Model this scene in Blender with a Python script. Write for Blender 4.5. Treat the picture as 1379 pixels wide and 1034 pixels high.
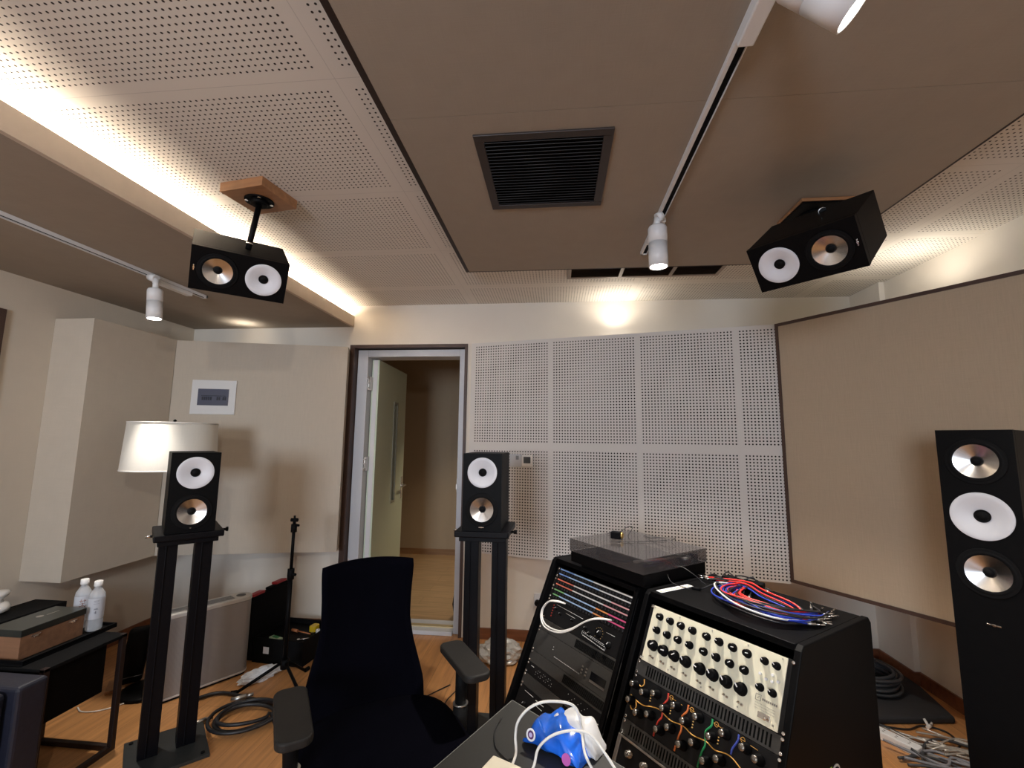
import bpy, bmesh, math, random
from mathutils import Vector, Matrix
random.seed(7)
PI = math.pi
R = math.radians
SC = bpy.context.scene
for o in list(bpy.data.objects):
    bpy.data.objects.remove(o)
C = SC.collection

# ------------------------------------------------------------------ camera
H = 1.42
TH, YA, RO = 0.124056, 0.100523, 0.010935
Fv = Vector((-math.sin(YA)*math.cos(TH), math.cos(YA)*math.cos(TH), math.sin(TH)))
Rv = Vector((math.cos(YA), math.sin(YA), 0))
Uv = Rv.cross(Fv)
Rr = Rv*math.cos(RO) + Uv*math.sin(RO)
Ur = -Rv*math.sin(RO) + Uv*math.cos(RO)
cd = bpy.data.cameras.new('camera')
cd.sensor_fit = 'HORIZONTAL'; cd.sensor_width = 36; cd.lens = 602.74/1379*36
cd.clip_start = 0.02; cd.clip_end = 60
cam = bpy.data.objects.new('camera', cd); C.objects.link(cam)
mw = Matrix.Identity(4)
for i in range(3):
    mw[i][0] = Rr[i]; mw[i][1] = Ur[i]; mw[i][2] = -Fv[i]
mw[2][3] = H
cam.matrix_world = mw
SC.camera = cam
# ------------------------------------------------------------------ exposure, world
SC.view_settings.view_transform = 'Standard'
SC.view_settings.look = 'None'
SC.view_settings.exposure = 1.15
SC.view_settings.gamma = 1.0
SC.view_settings.use_curve_mapping = False
W = bpy.data.worlds.new('World'); SC.world = W; W.use_nodes = True
bg = W.node_tree.nodes['Background']
bg.inputs[0].default_value = (0.62, 0.78, 1.0, 1); bg.inputs[1].default_value = 0.8

# ------------------------------------------------------------------ lights (the room's own lamps, plus added unseen fill spots)
def light(name, kind, loc, energy, color, direction=(0, 0, -1), **kw):
    l = bpy.data.lights.new(name, kind); l.energy = energy; l.color = color
    for k, v in kw.items(): setattr(l, k, v)
    o = bpy.data.objects.new(name, l); C.objects.link(o)
    o.rotation_euler = Vector(direction).to_track_quat('-Z', 'Y').to_euler()
    o.location = loc
    return o
WARM = (1.0, 0.80, 0.56); NEUT = (1.0, 0.90, 0.76)
# warm LED strip lying in the cove on top of the soffit
cv = light('cove_strip_light', 'AREA', (-1.72, 1.2, 2.382), 13, (1.0, 0.86, 0.70), (0, 0, 1), shape='RECTANGLE', size=0.03, size_y=4.3)
cv.rotation_euler = (math.pi, R(-15), 0)
# small up-lights standing on the wall panels' top ledges
light('ledge_light', 'SPOT', (0.44, 3.255, 2.225), 2.2, NEUT, (0, -0.05, 1), spot_size=R(150), spot_blend=0.9, shadow_soft_size=0.02)
light('ledge_light', 'SPOT', (1.93, 2.56, 2.215), 1.9, NEUT, (0.02, 0, 1), spot_size=R(160), spot_blend=0.9, shadow_soft_size=0.03)
light('ledge_light', 'SPOT', (-2.45, 3.21, 2.19), 0.8, NEUT, (0, 0, 1), spot_size=R(130), spot_blend=0.9, shadow_soft_size=0.015)
# track spotlights, followed by fill spots added out of view
light('track_or_fill_light', 'SPOT', (-2.17, 2.165, 2.04), 30, (1.0, 0.92, 0.82), (0.02, -0.13, -1), spot_size=R(50), spot_blend=0.8, shadow_soft_size=0.03)
light('track_or_fill_light', 'SPOT', (0.432, 1.9, 2.155), 60, (1.0, 0.92, 0.82), (0.02, 0, -1), spot_size=R(100), spot_blend=0.8, shadow_soft_size=0.03)
light('track_or_fill_light', 'SPOT', (0.585, 0.82, 2.225), 20, (1.0, 0.92, 0.82), (0.6, -0.05, -0.7), spot_size=R(95), spot_blend=0.8, shadow_soft_size=0.03)
light('track_or_fill_light', 'SPOT', (0.34, -0.79, 2.18), 26, (1.0, 0.90, 0.78), (-0.9, 0.75, -0.75), spot_size=R(110), spot_blend=0.8, shadow_soft_size=0.03)  # added behind the camera to raise the ambient light and brighten the left
light('track_or_fill_light', 'SPOT', (-2.19, 0.62, 2.06), 5, (1.0, 0.90, 0.78), (-0.12, 1.0, -0.55), spot_size=R(100), spot_blend=0.9, shadow_soft_size=0.03)  # added fill outside the view, lightens the dark left panels
# daylight through the rear window, and the hall's lamp
light('window_daylight', 'AREA', (-1.0, -2.40, 1.65), 38, (0.76, 0.86, 1.0), (-0.08, 1, -0.03), shape='RECTANGLE', size=0.9, size_y=0.8)
light('hall_light', 'SPOT', (-0.55, 4.75, 2.35), 26, (1.0, 0.80, 0.55), (-0.10, 0.0, -1), spot_size=R(90), spot_blend=0.9, shadow_soft_size=0.05)

# ------------------------------------------------------------------ materials
MATS = {}
def mat(name, col, rough=0.6, metal=0.0, emit=None, noise=0.0, nscale=40, bump=0.0, spec=0.5, trans=0.0, alpha=None, coat=0.0, weave=0):
    if name in MATS: return MATS[name]
    m = bpy.data.materials.new(name); m.use_nodes = True; MATS[name] = m
    nt = m.node_tree; n = nt.nodes; b = n['Principled BSDF']
    b.inputs['Base Color'].default_value = (*col, 1)
    b.inputs['Roughness'].default_value = rough; b.inputs['Metallic'].default_value = metal
    b.inputs['Specular IOR Level'].default_value = spec
    if coat: b.inputs['Coat Weight'].default_value = coat; b.inputs['Coat Roughness'].default_value = 0.08
    if trans: b.inputs['Transmission Weight'].default_value = trans
    if alpha is not None: b.inputs['Alpha'].default_value = alpha
    if emit:
        b.inputs['Emission Color'].default_value = (*emit[0], 1); b.inputs['Emission Strength'].default_value = emit[1]
    tc = n.new('ShaderNodeTexCoord')
    nz = n.new('ShaderNodeTexNoise'); nz.inputs['Scale'].default_value = nscale; nz.inputs['Detail'].default_value = 4
    nt.links.new(tc.outputs['Object'], nz.inputs['Vector'])
    src = nz.outputs['Fac']
    if weave:
        acc = None
        for ax in range(3):
            mp = n.new('ShaderNodeMapping')
            s = [12.0, 12.0, 12.0]; s[ax] = weave
            mp.inputs['Scale'].default_value = s
            nt.links.new(tc.outputs['Object'], mp.inputs['Vector'])
            z = n.new('ShaderNodeTexNoise'); z.inputs['Scale'].default_value = 1.0; z.inputs['Detail'].default_value = 1
            nt.links.new(mp.outputs[0], z.inputs['Vector'])
            if acc is None: acc = z.outputs['Fac']
            else:
                a = n.new('ShaderNodeMath'); a.operation = 'ADD'; nt.links.new(acc, a.inputs[0]); nt.links.new(z.outputs['Fac'], a.inputs[1]); acc = a.outputs[0]
        a = n.new('ShaderNodeMath'); a.operation = 'MULTIPLY'; a.inputs[1].default_value = 1/3; nt.links.new(acc, a.inputs[0]); src = a.outputs[0]
    if noise:
        mr = n.new('ShaderNodeMapRange'); mr.inputs[1].default_value = 0.3; mr.inputs[2].default_value = 0.7
        mr.inputs[3].default_value = 1-noise; mr.inputs[4].default_value = 1+noise
        nt.links.new(src, mr.inputs[0])
        mx = n.new('ShaderNodeVectorMath'); mx.operation = 'SCALE'; mx.inputs[0].default_value = col
        nt.links.new(mr.outputs[0], mx.inputs['Scale']); nt.links.new(mx.outputs[0], b.inputs['Base Color'])
    if bump:
        bp = n.new('ShaderNodeBump'); bp.inputs['Strength'].default_value = bump; bp.inputs['Distance'].default_value = 0.002
        nt.links.new(src, bp.inputs['Height']); nt.links.new(bp.outputs[0], b.inputs['Normal'])
    return m

def perf_mat(name, col, ax, ay, ox, oy, mx, my, marx, mary, pitch=0.02, rad=0.0036, hole=(0.03, 0.022, 0.018), seam=True):
    """board with a regular grid of punched holes, in modules separated by blank margins (object coordinates ax, ay)"""
    m = bpy.data.materials.new(name); m.use_nodes = True; MATS[name] = m
    nt = m.node_tree; n = nt.nodes; L = nt.links; b = n['Principled BSDF']; b.inputs['Roughness'].default_value = 0.75
    b.inputs['Specular IOR Level'].default_value = 0.2
    tc = n.new('ShaderNodeTexCoord'); sp = n.new('ShaderNodeSeparateXYZ'); L.new(tc.outputs['Object'], sp.inputs[0])
    def M(op, a, c=None, d=None):
        q = n.new('ShaderNodeMath'); q.operation = op
        for i, v in enumerate((a, c, d)):
            if v is None: continue
            if isinstance(v, (int, float)): q.inputs[i].default_value = v
            else: L.new(v, q.inputs[i])
        return q.outputs[0]
    def axis(s, o, mod, mar):
        u = M('FLOORED_MODULO', M('SUBTRACT', s, o), mod)
        inside = M('MULTIPLY', M('GREATER_THAN', u, mar-pitch*0.5), M('LESS_THAN', u, mod-mar+pitch*0.5))
        d = M('SUBTRACT', M('FLOORED_MODULO', M('ADD', M('SUBTRACT', u, mar), pitch*0.5), pitch), pitch*0.5)
        sm = M('LESS_THAN', M('MINIMUM', u, M('SUBTRACT', mod, u)), 0.0010)
        return inside, d, sm
    i1, d1, s1 = axis(sp.outputs[ax], ox, mx, marx)
    i2, d2, s2 = axis(sp.outputs[ay], oy, my, mary)
    dist = M('SQRT', M('ADD', M('MULTIPLY', d1, d1), M('MULTIPLY', d2, d2)))
    mr = n.new('ShaderNodeMapRange'); mr.inputs[1].default_value = rad-0.0006; mr.inputs[2].default_value = rad+0.0006
    mr.inputs[3].default_value = 1; mr.inputs[4].default_value = 0; L.new(dist, mr.inputs[0])
    fac = M('MULTIPLY', M('MULTIPLY', i1, i2), mr.outputs[0])
    mixs = n.new('ShaderNodeMixRGB'); mixs.inputs[1].default_value = (*col, 1); mixs.inputs[2].default_value = (*[c*0.80 for c in col], 1)
    L.new(M('MAXIMUM', s1, s2) if seam else M('MULTIPLY', s1, 0.0), mixs.inputs[0])
    mix = n.new('ShaderNodeMixRGB'); L.new(mixs.outputs[0], mix.inputs[1]); mix.inputs[2].default_value = (*hole, 1)
    L.new(fac, mix.inputs[0]); L.new(mix.outputs[0], b.inputs['Base Color'])
    return m

def wood_mat(name, c1, c2, rough=0.35, plank=(1.2, 0.12), rot=0, coat=0.0, gap=0.0015):
    m = bpy.data.materials.new(name); m.use_nodes = True; MATS[name] = m
    nt = m.node_tree; n = nt.nodes; L = nt.links; b = n['Principled BSDF']; b.inputs['Roughness'].default_value = rough
    if coat: b.inputs['Coat Weight'].default_value = coat; b.inputs['Coat Roughness'].default_value = 0.2
    tc = n.new('ShaderNodeTexCoord'); mp = n.new('ShaderNodeMapping'); mp.inputs['Rotation'].default_value = (0, 0, rot)
    L.new(tc.outputs['Object'], mp.inputs[0])
    br = n.new('ShaderNodeTexBrick'); br.inputs['Scale'].default_value = 1
    br.inputs['Brick Width'].default_value = plank[0]; br.inputs['Row Height'].default_value = plank[1]
    br.inputs['Mortar Size'].default_value = gap; br.inputs['Color1'].default_value = (*c1, 1); br.inputs['Color2'].default_value = (*c2, 1)
    br.inputs['Mortar'].default_value = (*[c*0.35 for c in c1], 1)
    L.new(mp.outputs[0], br.inputs['Vector'])
    m2 = n.new('ShaderNodeMapping'); m2.inputs['Scale'].default_value = (2.0, 30, 30); L.new(mp.outputs[0], m2.inputs[0])
    nz = n.new('ShaderNodeTexNoise'); nz.inputs['Scale'].default_value = 1.5; nz.inputs['Detail'].default_value = 6; L.new(m2.outputs[0], nz.inputs['Vector'])
    mr = n.new('ShaderNodeMapRange'); mr.inputs[1].default_value = 0.3; mr.inputs[2].default_value = 0.7; mr.inputs[3].default_value = 0.78; mr.inputs[4].default_value = 1.15
    L.new(nz.outputs['Fac'], mr.inputs[0])
    vm = n.new('ShaderNodeVectorMath'); vm.operation = 'SCALE'; L.new(br.outputs['Color'], vm.inputs[0]); L.new(mr.outputs[0], vm.inputs['Scale'])
    L.new(vm.outputs[0], b.inputs['Base Color'])
    return m

PAINT = mat('white wall paint', (0.82, 0.76, 0.67), 0.8, noise=0.02, nscale=3)
PAINT_L = mat('beige wallcovering', (0.66, 0.58, 0.48), 0.85, noise=0.03, weave=500, bump=0.15)
CLOTH_R = mat('beige acoustic cloth', (0.50, 0.40, 0.29), 0.95, noise=0.06, weave=420, bump=0.3, spec=0.1)
CLOTH_L = mat('light beige acoustic cloth', (0.60, 0.53, 0.44), 0.95, noise=0.04, weave=420, bump=0.3, spec=0.1)
CLOTH_C = mat('grey beige ceiling cloth', (0.37, 0.32, 0.265), 0.95, noise=0.05, weave=420, bump=0.3, spec=0.1)
SOFFIT = mat('beige soffit board', (0.62, 0.52, 0.42), 0.8, noise=0.03, nscale=20)
CEIL = perf_mat('perforated ceiling board', (0.77, 0.73, 0.67), 0, 1, -0.657, 1.152, 1.212, 0.612, 0.046, 0.046)
PEG = perf_mat('perforated wall board', (0.74, 0.71, 0.68), 0, 2, 0.019, 0.580, 0.612, 0.792, 0.026, 0.036, rad=0.0049, hole=(0.015, 0.012, 0.010), seam=False)
BROWN = mat('dark brown trim', (0.075, 0.042, 0.032), 0.5, noise=0.1, nscale=12)
BASEB = wood_mat('reddish wood skirting', (0.20, 0.075, 0.035), (0.22, 0.085, 0.04), 0.4, plank=(3, 0.5))
FLOOR = wood_mat('warm laminate floor', (0.50, 0.235, 0.085), (0.56, 0.27, 0.10), 0.33, plank=(1.2, 0.125), rot=R(90), gap=0.0008)
HALLF = wood_mat('pale laminate hall floor', (0.50, 0.33, 0.18), (0.56, 0.38, 0.21), 0.35, plank=(1.2, 0.16), gap=0.001)
OAK = wood_mat('oiled oak board', (0.36, 0.17, 0.075), (0.40, 0.20, 0.09), 0.45, plank=(9, 9), gap=0)
BOXW = wood_mat('walnut box wood', (0.26, 0.13, 0.07), (0.28, 0.14, 0.075), 0.5, plank=(9, 9), gap=0)
WHITE = mat('white powder coat', (0.78, 0.78, 0.79), 0.4)
WHITEP = mat('white plastic', (0.80, 0.80, 0.80), 0.35)
GREYW = mat('light grey door frame paint', (0.62, 0.64, 0.68), 0.45)
GREEN = mat('pale green door paint', (0.68, 0.78, 0.63), 0.5)
BLACK = mat('black satin lacquer', (0.003, 0.003, 0.0035), 0.5, noise=0.1, spec=0.09)
BLACKM = mat('black matt', (0.003, 0.003, 0.0035), 0.8, noise=0.15, nscale=80, spec=0.15)
STAND = mat('black textured steel', (0.002, 0.002, 0.0035), 0.45, noise=0.1, nscale=200, bump=0.1, spec=0.16)
BASEG = mat('dark grey steel plate', (0.022, 0.024, 0.024), 0.5, noise=0.15, nscale=150)
RUBBER = mat('black rubber', (0.004, 0.004, 0.0045), 0.65, spec=0.12)
DISH = mat('white driver dish', (0.72, 0.73, 0.78), 0.45)
ALU = mat('brushed aluminium cone', (0.72, 0.71, 0.70), 0.26, metal=1.0)
CHROME = mat('polished chrome', (0.85, 0.84, 0.82), 0.15, metal=1.0)
STEEL = mat('dull steel', (0.55, 0.53, 0.50), 0.35, metal=1.0)
BRASS = mat('brass', (0.75, 0.52, 0.18), 0.3, metal=1.0)
NAVY = mat('dark navy leather', (0.011, 0.013, 0.026), 0.5, noise=0.15, nscale=60, bump=0.3)
MESHF = mat('black chair mesh fabric', (0.0015, 0.0015, 0.0035), 0.95, weave=600, noise=0.2, bump=0.4, spec=0.03)
PADG = mat('charcoal arm pad', (0.014, 0.013, 0.012), 0.6, noise=0.1, spec=0.3)
DESKM = mat('dark olive grey desk top', (0.020, 0.020, 0.018), 0.5, noise=0.08, nscale=200)
EDGE = mat('pale desk edge band', (0.20, 0.20, 0.18), 0.5)
CREAM = mat('cream enamel panel', (0.80, 0.76, 0.58), 0.35, coat=0.3)
SHADE = mat('cream linen shade', (0.82, 0.79, 0.72), 0.85, weave=500, noise=0.03)
SMOKE = mat('smoked clear acrylic', (0.10, 0.09, 0.09), 0.06, alpha=0.42, coat=0.5)
LENS = mat('lit lamp lens', (1, 1, 1), 0.5, emit=((1.0, 0.96, 0.88), 14))
LED = mat('warm led strip', (1, 1, 1), 0.5, emit=((1.0, 0.86, 0.66), 20))
WAX = mat('white ceramic', (0.85, 0.83, 0.80), 0.2, coat=0.5)
PLASTIC = mat('clear plastic bottle', (0.80, 0.83, 0.88), 0.12, alpha=0.40)
LABELW = mat('white label', (0.85, 0.85, 0.88), 0.6)
GLASS = mat('greenish grey glass', (0.10, 0.11, 0.09), 0.1)
def col(name, c, r=0.45, **k): return mat(name, c, r, **k)
RED = col('red cable', (0.75, 0.035, 0.03)); BLUE = col('blue cable', (0.02, 0.05, 0.42)); WCAB = col('white cable', (0.82, 0.80, 0.76))
BCAB = col('black cable', (0.010, 0.010, 0.012)); GCAB = col('grey cable', (0.22, 0.22, 0.24)); CLEARC = col('clear silvery cable', (0.55, 0.52, 0.47), 0.25, metal=0.5)

# ------------------------------------------------------------------ geometry helpers
class MB:
    def __init__(s): s.v = []; s.f = []; s.sm = []
    def add(s, vs, fs, smooth=False, M=None):
        k = len(s.v)
        for p in vs:
            p = Vector(p)
            s.v.append(M @ p if M else p)
        for f in fs:
            s.f.append([i+k for i in f]); s.sm.append(smooth)
        return s
    def box(s, c, d, M=None):
        x, y, z = c; a, b, e = d[0]/2, d[1]/2, d[2]/2
        vs = [(x-a, y-b, z-e), (x+a, y-b, z-e), (x+a, y+b, z-e), (x-a, y+b, z-e), (x-a, y-b, z+e), (x+a, y-b, z+e), (x+a, y+b, z+e), (x-a, y+b, z+e)]
        return s.add(vs, [(3, 2, 1, 0), (4, 5, 6, 7), (0, 1, 5, 4), (1, 2, 6, 5), (2, 3, 7, 6), (3, 0, 4, 7)], False, M)
    def b2(s, x0, x1, y0, y1, z0, z1, M=None):
        return s.box(((x0+x1)/2, (y0+y1)/2, (z0+z1)/2), (x1-x0, y1-y0, z1-z0), M)
    def prism(s, poly, z0, z1, M=None):
        n = len(poly)
        ar = sum(poly[i][0]*poly[(i+1) % n][1]-poly[(i+1) % n][0]*poly[i][1] for i in range(n))
        if ar < 0: poly = poly[::-1]
        vs = [(p[0], p[1], z0) for p in poly]+[(p[0], p[1], z1) for p in poly]
        fs = [list(range(n))[::-1], list(range(n, 2*n))]+[(i, (i+1) % n, (i+1) % n+n, i+n) for i in range(n)]
        return s.add(vs, fs, False, M)
    def loft(s, rings, close=True, caps=True, smooth=True, M=None):
        n = len(rings[0]); vs = [p for r in rings for p in r]; k = len(s.v)
        fs = []
        for j in range(len(rings)-1):
            for i in range(n if close else n-1):
                a = j*n+i; b = j*n+(i+1) % n
                fs.append((a, b, b+n, a+n))
        s.add(vs, fs, smooth, M)
        if caps:
            s.f.append([k+i for i in range(n)][::-1]); s.sm.append(False)
            s.f.append([k+(len(rings)-1)*n+i for i in range(n)]); s.sm.append(False)
        return s
    def lathe(s, prof, n=32, M=None, caps=True, smooth=True):
        """profile [(r, z)] around local Z"""
        rings = [[(r*math.cos(2*PI*i/n), r*math.sin(2*PI*i/n), z) for i in range(n)] for r, z in prof]
        return s.loft(rings, True, caps, smooth, M)
    def rod(s, a, b, r, r2=None, n=12, M=None):
        a = Vector(a); b = Vector(b); d = b-a
        q = Matrix.Translation(a) @ d.to_track_quat('Z', 'Y').to_matrix().to_4x4()
        if M: q = M @ q
        return s.lathe([(r, 0), (r if r2 is None else r2, d.length)], n, q)
    def tube(s, pts, r, n=8, M=None):
        pts = [Vector(p) for p in pts]
        rings = []; up = Vector((0, 0, 1)); t0 = None; nrm = None
        for i, p in enumerate(pts):
            t = (pts[min(i+1, len(pts)-1)]-pts[max(i-1, 0)])
            if t.length < 1e-9: t = Vector((0, 0, 1))
            t.normalize()
            if nrm is None:
                nrm = t.cross(up if abs(t.z) < 0.9 else Vector((1, 0, 0))).normalized()
            else:
                nrm = (nrm - t*nrm.dot(t))
                nrm = nrm.normalized() if nrm.length > 1e-6 else t.orthogonal().normalized()
            bi = t.cross(nrm)
            rings.append([p+(nrm*math.cos(2*PI*k/n)+bi*math.sin(2*PI*k/n))*r for k in range(n)])
        return s.loft(rings, True, True, True, M)
    def build(s, name, m, parent=None, bevel=0, seg=2, subsurf=0, loc=None):
        me = bpy.data.meshes.new(name)
        vs = s.v
        base = Vector((0, 0, 0))
        inv = None
        if parent is not None: inv = MW[parent.name].inverted()
        if loc is not None: base = Vector(loc)
        if inv: vs = [inv @ v for v in vs]
        vs = [v-base for v in vs]
        me.from_pydata([tuple(v) for v in vs], [], s.f)
        me.polygons.foreach_set('use_smooth', s.sm)
        bm = bmesh.new(); bm.from_mesh(me); bmesh.ops.recalc_face_normals(bm, faces=bm.faces); bm.to_mesh(me); bm.free()
        me.update()
        o = bpy.data.objects.new(name, me); C.objects.link(o)
        if m: me.materials.append(m)
        if parent is not None:
            o.parent = parent; MW[o.name] = MW[parent.name] @ Matrix.Translation(base)
        else: MW[o.name] = Matrix.Translation(base)
        o.location = base
        if bevel:
            md = o.modifiers.new('bevel', 'BEVEL'); md.width = bevel; md.segments = seg; md.limit_method = 'ANGLE'; md.angle_limit = R(40)
        if subsurf:
            md = o.modifiers.new('sub', 'SUBSURF'); md.levels = subsurf; md.render_levels = subsurf
        return o
MW = {}
def cr(pts, k=8):
    """Catmull-Rom through points"""
    P = [Vector(p) for p in pts]; P = [P[0]*2-P[1]]+P+[P[-1]*2-P[-2]]; out = []
    for i in range(1, len(P)-2):
        for j in range(k):
            t = j/k
            out.append(0.5*((2*P[i])+(-P[i-1]+P[i+1])*t+(2*P[i-1]-5*P[i]+4*P[i+1]-P[i+2])*t*t+(-P[i-1]+3*P[i]-3*P[i+1]+P[i+2])*t**3))
    out.append(P[-2]); return out
def tag(o, label=None, cat=None, group=None, kind=None):
    if label: o['label'] = label
    if cat: o['category'] = cat
    if group: o['group'] = group
    if kind: o['kind'] = kind
    return o
def thing(name, label, cat, M=None, group=None):
    o = bpy.data.objects.new(name, None); C.objects.link(o); o.empty_display_size = 0.05
    if M is None: M = Matrix.Identity(4)
    elif not isinstance(M, Matrix): M = Matrix.Translation(M)
    o.matrix_world = M; MW[o.name] = M.copy()
    return tag(o, label, cat, group)
def struct(o): o['kind'] = 'structure'; return o
def rz(a): return Matrix.Rotation(a, 4, 'Z')
def T(*p): return Matrix.Translation(Vector(p))
def frame(o, x, y, z):
    m = Matrix.Identity(4)
    for i in range(3):
        m[i][0] = x[i]; m[i][1] = y[i]; m[i][2] = z[i]; m[i][3] = o[i]
    return m

# ================================================================== THE ROOM
YF = 3.384; XL = -3.02; XR = 2.12; ZC = 2.482; YB = -2.5
struct(MB().b2(XL-0.3, XR+0.5, YB-0.3, YF+0.06, -0.1, 0).build('floor', FLOOR))
struct(MB().b2(XL-0.3, XR+0.5, YB-0.3, YF+0.25, ZC, ZC+0.1).build('ceiling', CEIL))
# far wall with the door opening (X -1.60 .. -0.70)
DX0, DX1, DZ = -1.62, -0.705, 2.145
wf = MB(); wf.b2(XL-0.1, DX0, YF, YF+0.22, 0, ZC); wf.b2(DX1, XR+0.3, YF, YF+0.22, 0, ZC); wf.b2(DX0, DX1, YF, YF+0.22, DZ, ZC)
struct(wf.build('wall_far', PAINT))
struct(MB().b2(XL-0.1, XL, YB-0.2, YF+0.22, 0, ZC).build('wall_left', PAINT_L))
wr = MB(); wr.b2(XR, XR+0.2, 3.085, YF, 0, ZC); wr.b2(XR+0.033, XR+0.2, YB-0.2, 3.085, 0, ZC)
struct(wr.build('wall_right', PAINT))
wb = MB(); wb.b2(XL, -1.5, YB-0.2, YB, 0, ZC); wb.b2(-0.5, XR+0.033, YB-0.2, YB, 0, ZC); wb.b2(-1.5, -0.5, YB-0.2, YB, 0, 1.2); wb.b2(-1.5, -0.5, YB-0.2, YB, 2.1, ZC)
struct(wb.build('wall_back', PAINT_L))
w1 = struct(thing('window_1', None, None, (-1.0, YB-0.1, 1.2)))
m = MB()
for x in (-1.48, -1.0, -0.52): m.b2(x-0.02, x+0.02, YB-0.12, YB-0.06, 1.2, 2.1)
for z in (1.22, 2.08): m.b2(-1.5, -0.5, YB-0.12, YB-0.06, z-0.02, z+0.02)
m.build('window_frame', WHITE, w1)
# skirting boards
struct(MB().b2(-0.66, XR, YF-0.012, YF, 0, 0.075).build('baseboard_far', BASEB))
m = MB(); m.b2(XR-0.012, XR, 3.085, YF-0.012, 0, 0.075); m.b2(XR+0.021, XR+0.033, YB, 3.085, 0, 0.075); m.b2(XR-0.012, XR+0.033, 3.073, 3.085, 0, 0.075)
struct(m.build('baseboard_right', BASEB))
m = MB(); m.b2(XL, XL+0.012, YB, YF, 0, 0.075); m.b2(XL+0.012, DX0-0.03, YF-0.012, YF, 0, 0.075)
struct(m.build('baseboard_left', BASEB))
# dropped soffit along the left wall
t1 = MB(); t1.b2(XL, -1.63, YB, YF, 2.31, 2.33)
struct(t1.build('trim_1', CLOTH_C))
struct(MB().b2(-1.648, -1.628, YB, YF, 2.309, 2.398).build('trim_2', SOFFIT))
cl = thing('cove_light', 'warm glowing strip light running in the cove above the left soffit edge', 'light strip', (-1.72, 1.0, 2.33))
MB().b2(-1.735, -1.705, -0.95, 3.36, 2.3305, 2.374).build('channel', STEEL, cl)
MB().b2(-1.728, -1.712, -0.94, 3.35, 2.3742, 2.3765).build('led_strip', LED, cl)
# dark frame at the far left of the left wall
struct(MB().b2(XL, XL+0.02, 2.04, 2.10, 0.0, 2.10).b2(XL, XL+0.02, 0.9, 2.04, 2.04, 2.10).build('trim_3', BROWN))

# hall behind the door
struct(MB().b2(-3.0, 0.6, YF+0.06, 5.70, -0.1, 0.0).build('floor_hall', HALLF))
struct(MB().b2(-3.0, 0.6, YF+0.22, 5.70, 2.6, 2.7).build('ceiling_hall', mat('hall ceiling paint', (0.5, 0.45, 0.4), 0.8)))
HB = mat('hall wallcovering', (0.48, 0.38, 0.26), 0.85, noise=0.03, weave=300)
m = MB(); m.b2(-3.1, 0.7, 5.64, 5.74, 0, 2.6); m.b2(-3.1, -3.0, YF+0.22, 5.7, 0, 2.6); m.b2(0.6, 0.7, YF+0.22, 5.7, 0, 2.6)
struct(m.build('wall_hall', HB))
struct(MB().b2(-3.0, 0.6, 5.628, 5.64, 0, 0.07).build('baseboard_hall', wood_mat('hall skirting', (0.33, 0.19, 0.10), (0.35, 0.2, 0.1), 0.4, plank=(3, 0.5))))

# door_1: brown lining, grey steel frame, open leaf
d1 = struct(thing('door_1', None, None, (-1.16, YF, 0)))
m = MB()
m.b2(-1.645, -1.605, YF-0.012, 3.47, 0, 2.16); m.b2(-0.712, -0.690, YF-0.012, 3.47, 0, 2.16); m.b2(-1.605, -0.712, YF-0.012, 3.47, 2.135, 2.16)
m.build('door_lining', BROWN, d1, 0.002)
m = MB()
m.b2(-1.60, -1.515, 3.43, 3.60, 0.0, 2.128); m.b2(-0.762, -0.716, 3.43, 3.60, 0.0, 2.128); m.b2(-1.515, -0.762, 3.43, 3.60, 2.072, 2.128)
m.b2(-1.515, -0.762, 3.39, 3.60, 0.0, 0.028)
m.build('door_frame', GREYW, d1, 0.003)
MB().b2(-1.515, -0.762, 3.46, 3.50, 0.028, 0.036).build('threshold_strip', mat('pale brass strip', (0.75, 0.62, 0.38), 0.4, metal=0.6), d1)
# leaf: hinge at (-1.50, 3.50), swung open into the hall
LM = T(-1.508, 3.505, 0) @ rz(R(93.0))
leaf = MB()
# leaf in local: x along width 0..0.80, y thickness -0.055..0 (room-facing edge x=0)
leaf.b2(0, 0.44, -0.058, 0, 0.04, 2.06, LM); leaf.b2(0.54, 0.80, -0.058, 0, 0.04, 2.06, LM)
leaf.b2(0.44, 0.54, -0.058, 0, 1.74, 2.06, LM); leaf.b2(0.44, 0.54, -0.058, 0, 0.04, 0.86, LM)
lf = leaf.build('door_leaf', GREEN, d1)
m = MB()
m.b2(0.43, 0.45, -0.062, 0.004, 0.85, 1.75, LM); m.b2(0.53, 0.55, -0.062, 0.004, 0.85, 1.75, LM); m.b2(0.45, 0.53, -0.062, 0.004, 1.73, 1.75, LM); m.b2(0.45, 0.53, -0.062, 0.004, 0.85, 0.87, LM)
m.build('window_bead', mat('grey green bead', (0.35, 0.38, 0.32), 0.4), lf)
MB().b2(0.45, 0.53, -0.035, -0.025, 0.87, 1.73, LM).build('window_pane', GLASS, lf)
m = MB(); m.rod((0.745, -0.058, 0.98), (0.745, -0.105, 0.98), 0.009, M=LM); m.rod((0.745, -0.10, 0.98), (0.64, -0.10, 0.98), 0.009, M=LM)
m.box((0.745, -0.061, 0.96), (0.045, 0.006, 0.20), LM)
m.build('door_handle', CHROME, lf, 0.001)
m = MB(); m.b2(-0.003, 0.0, -0.045, -0.012, 0.04, 2.06, LM); m.build('edge_seal', WHITE, lf)
for z in (1.86, 1.22, 0.40):
    m = MB(); m.rod((-1.512, 3.455, z-0.055), (-1.512, 3.455, z+0.055), 0.009)
    m.b2(-1.522, -1.498, 3.452, 3.50, z-0.055, z+0.055)
    for dz in (-0.035, 0, 0.035): m.rod((-1.512, 3.443, z+dz-0.004), (-1.512, 3.443, z+dz+0.004), 0.012)
    m.build('hinge', STEEL, d1, 0.001)
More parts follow.
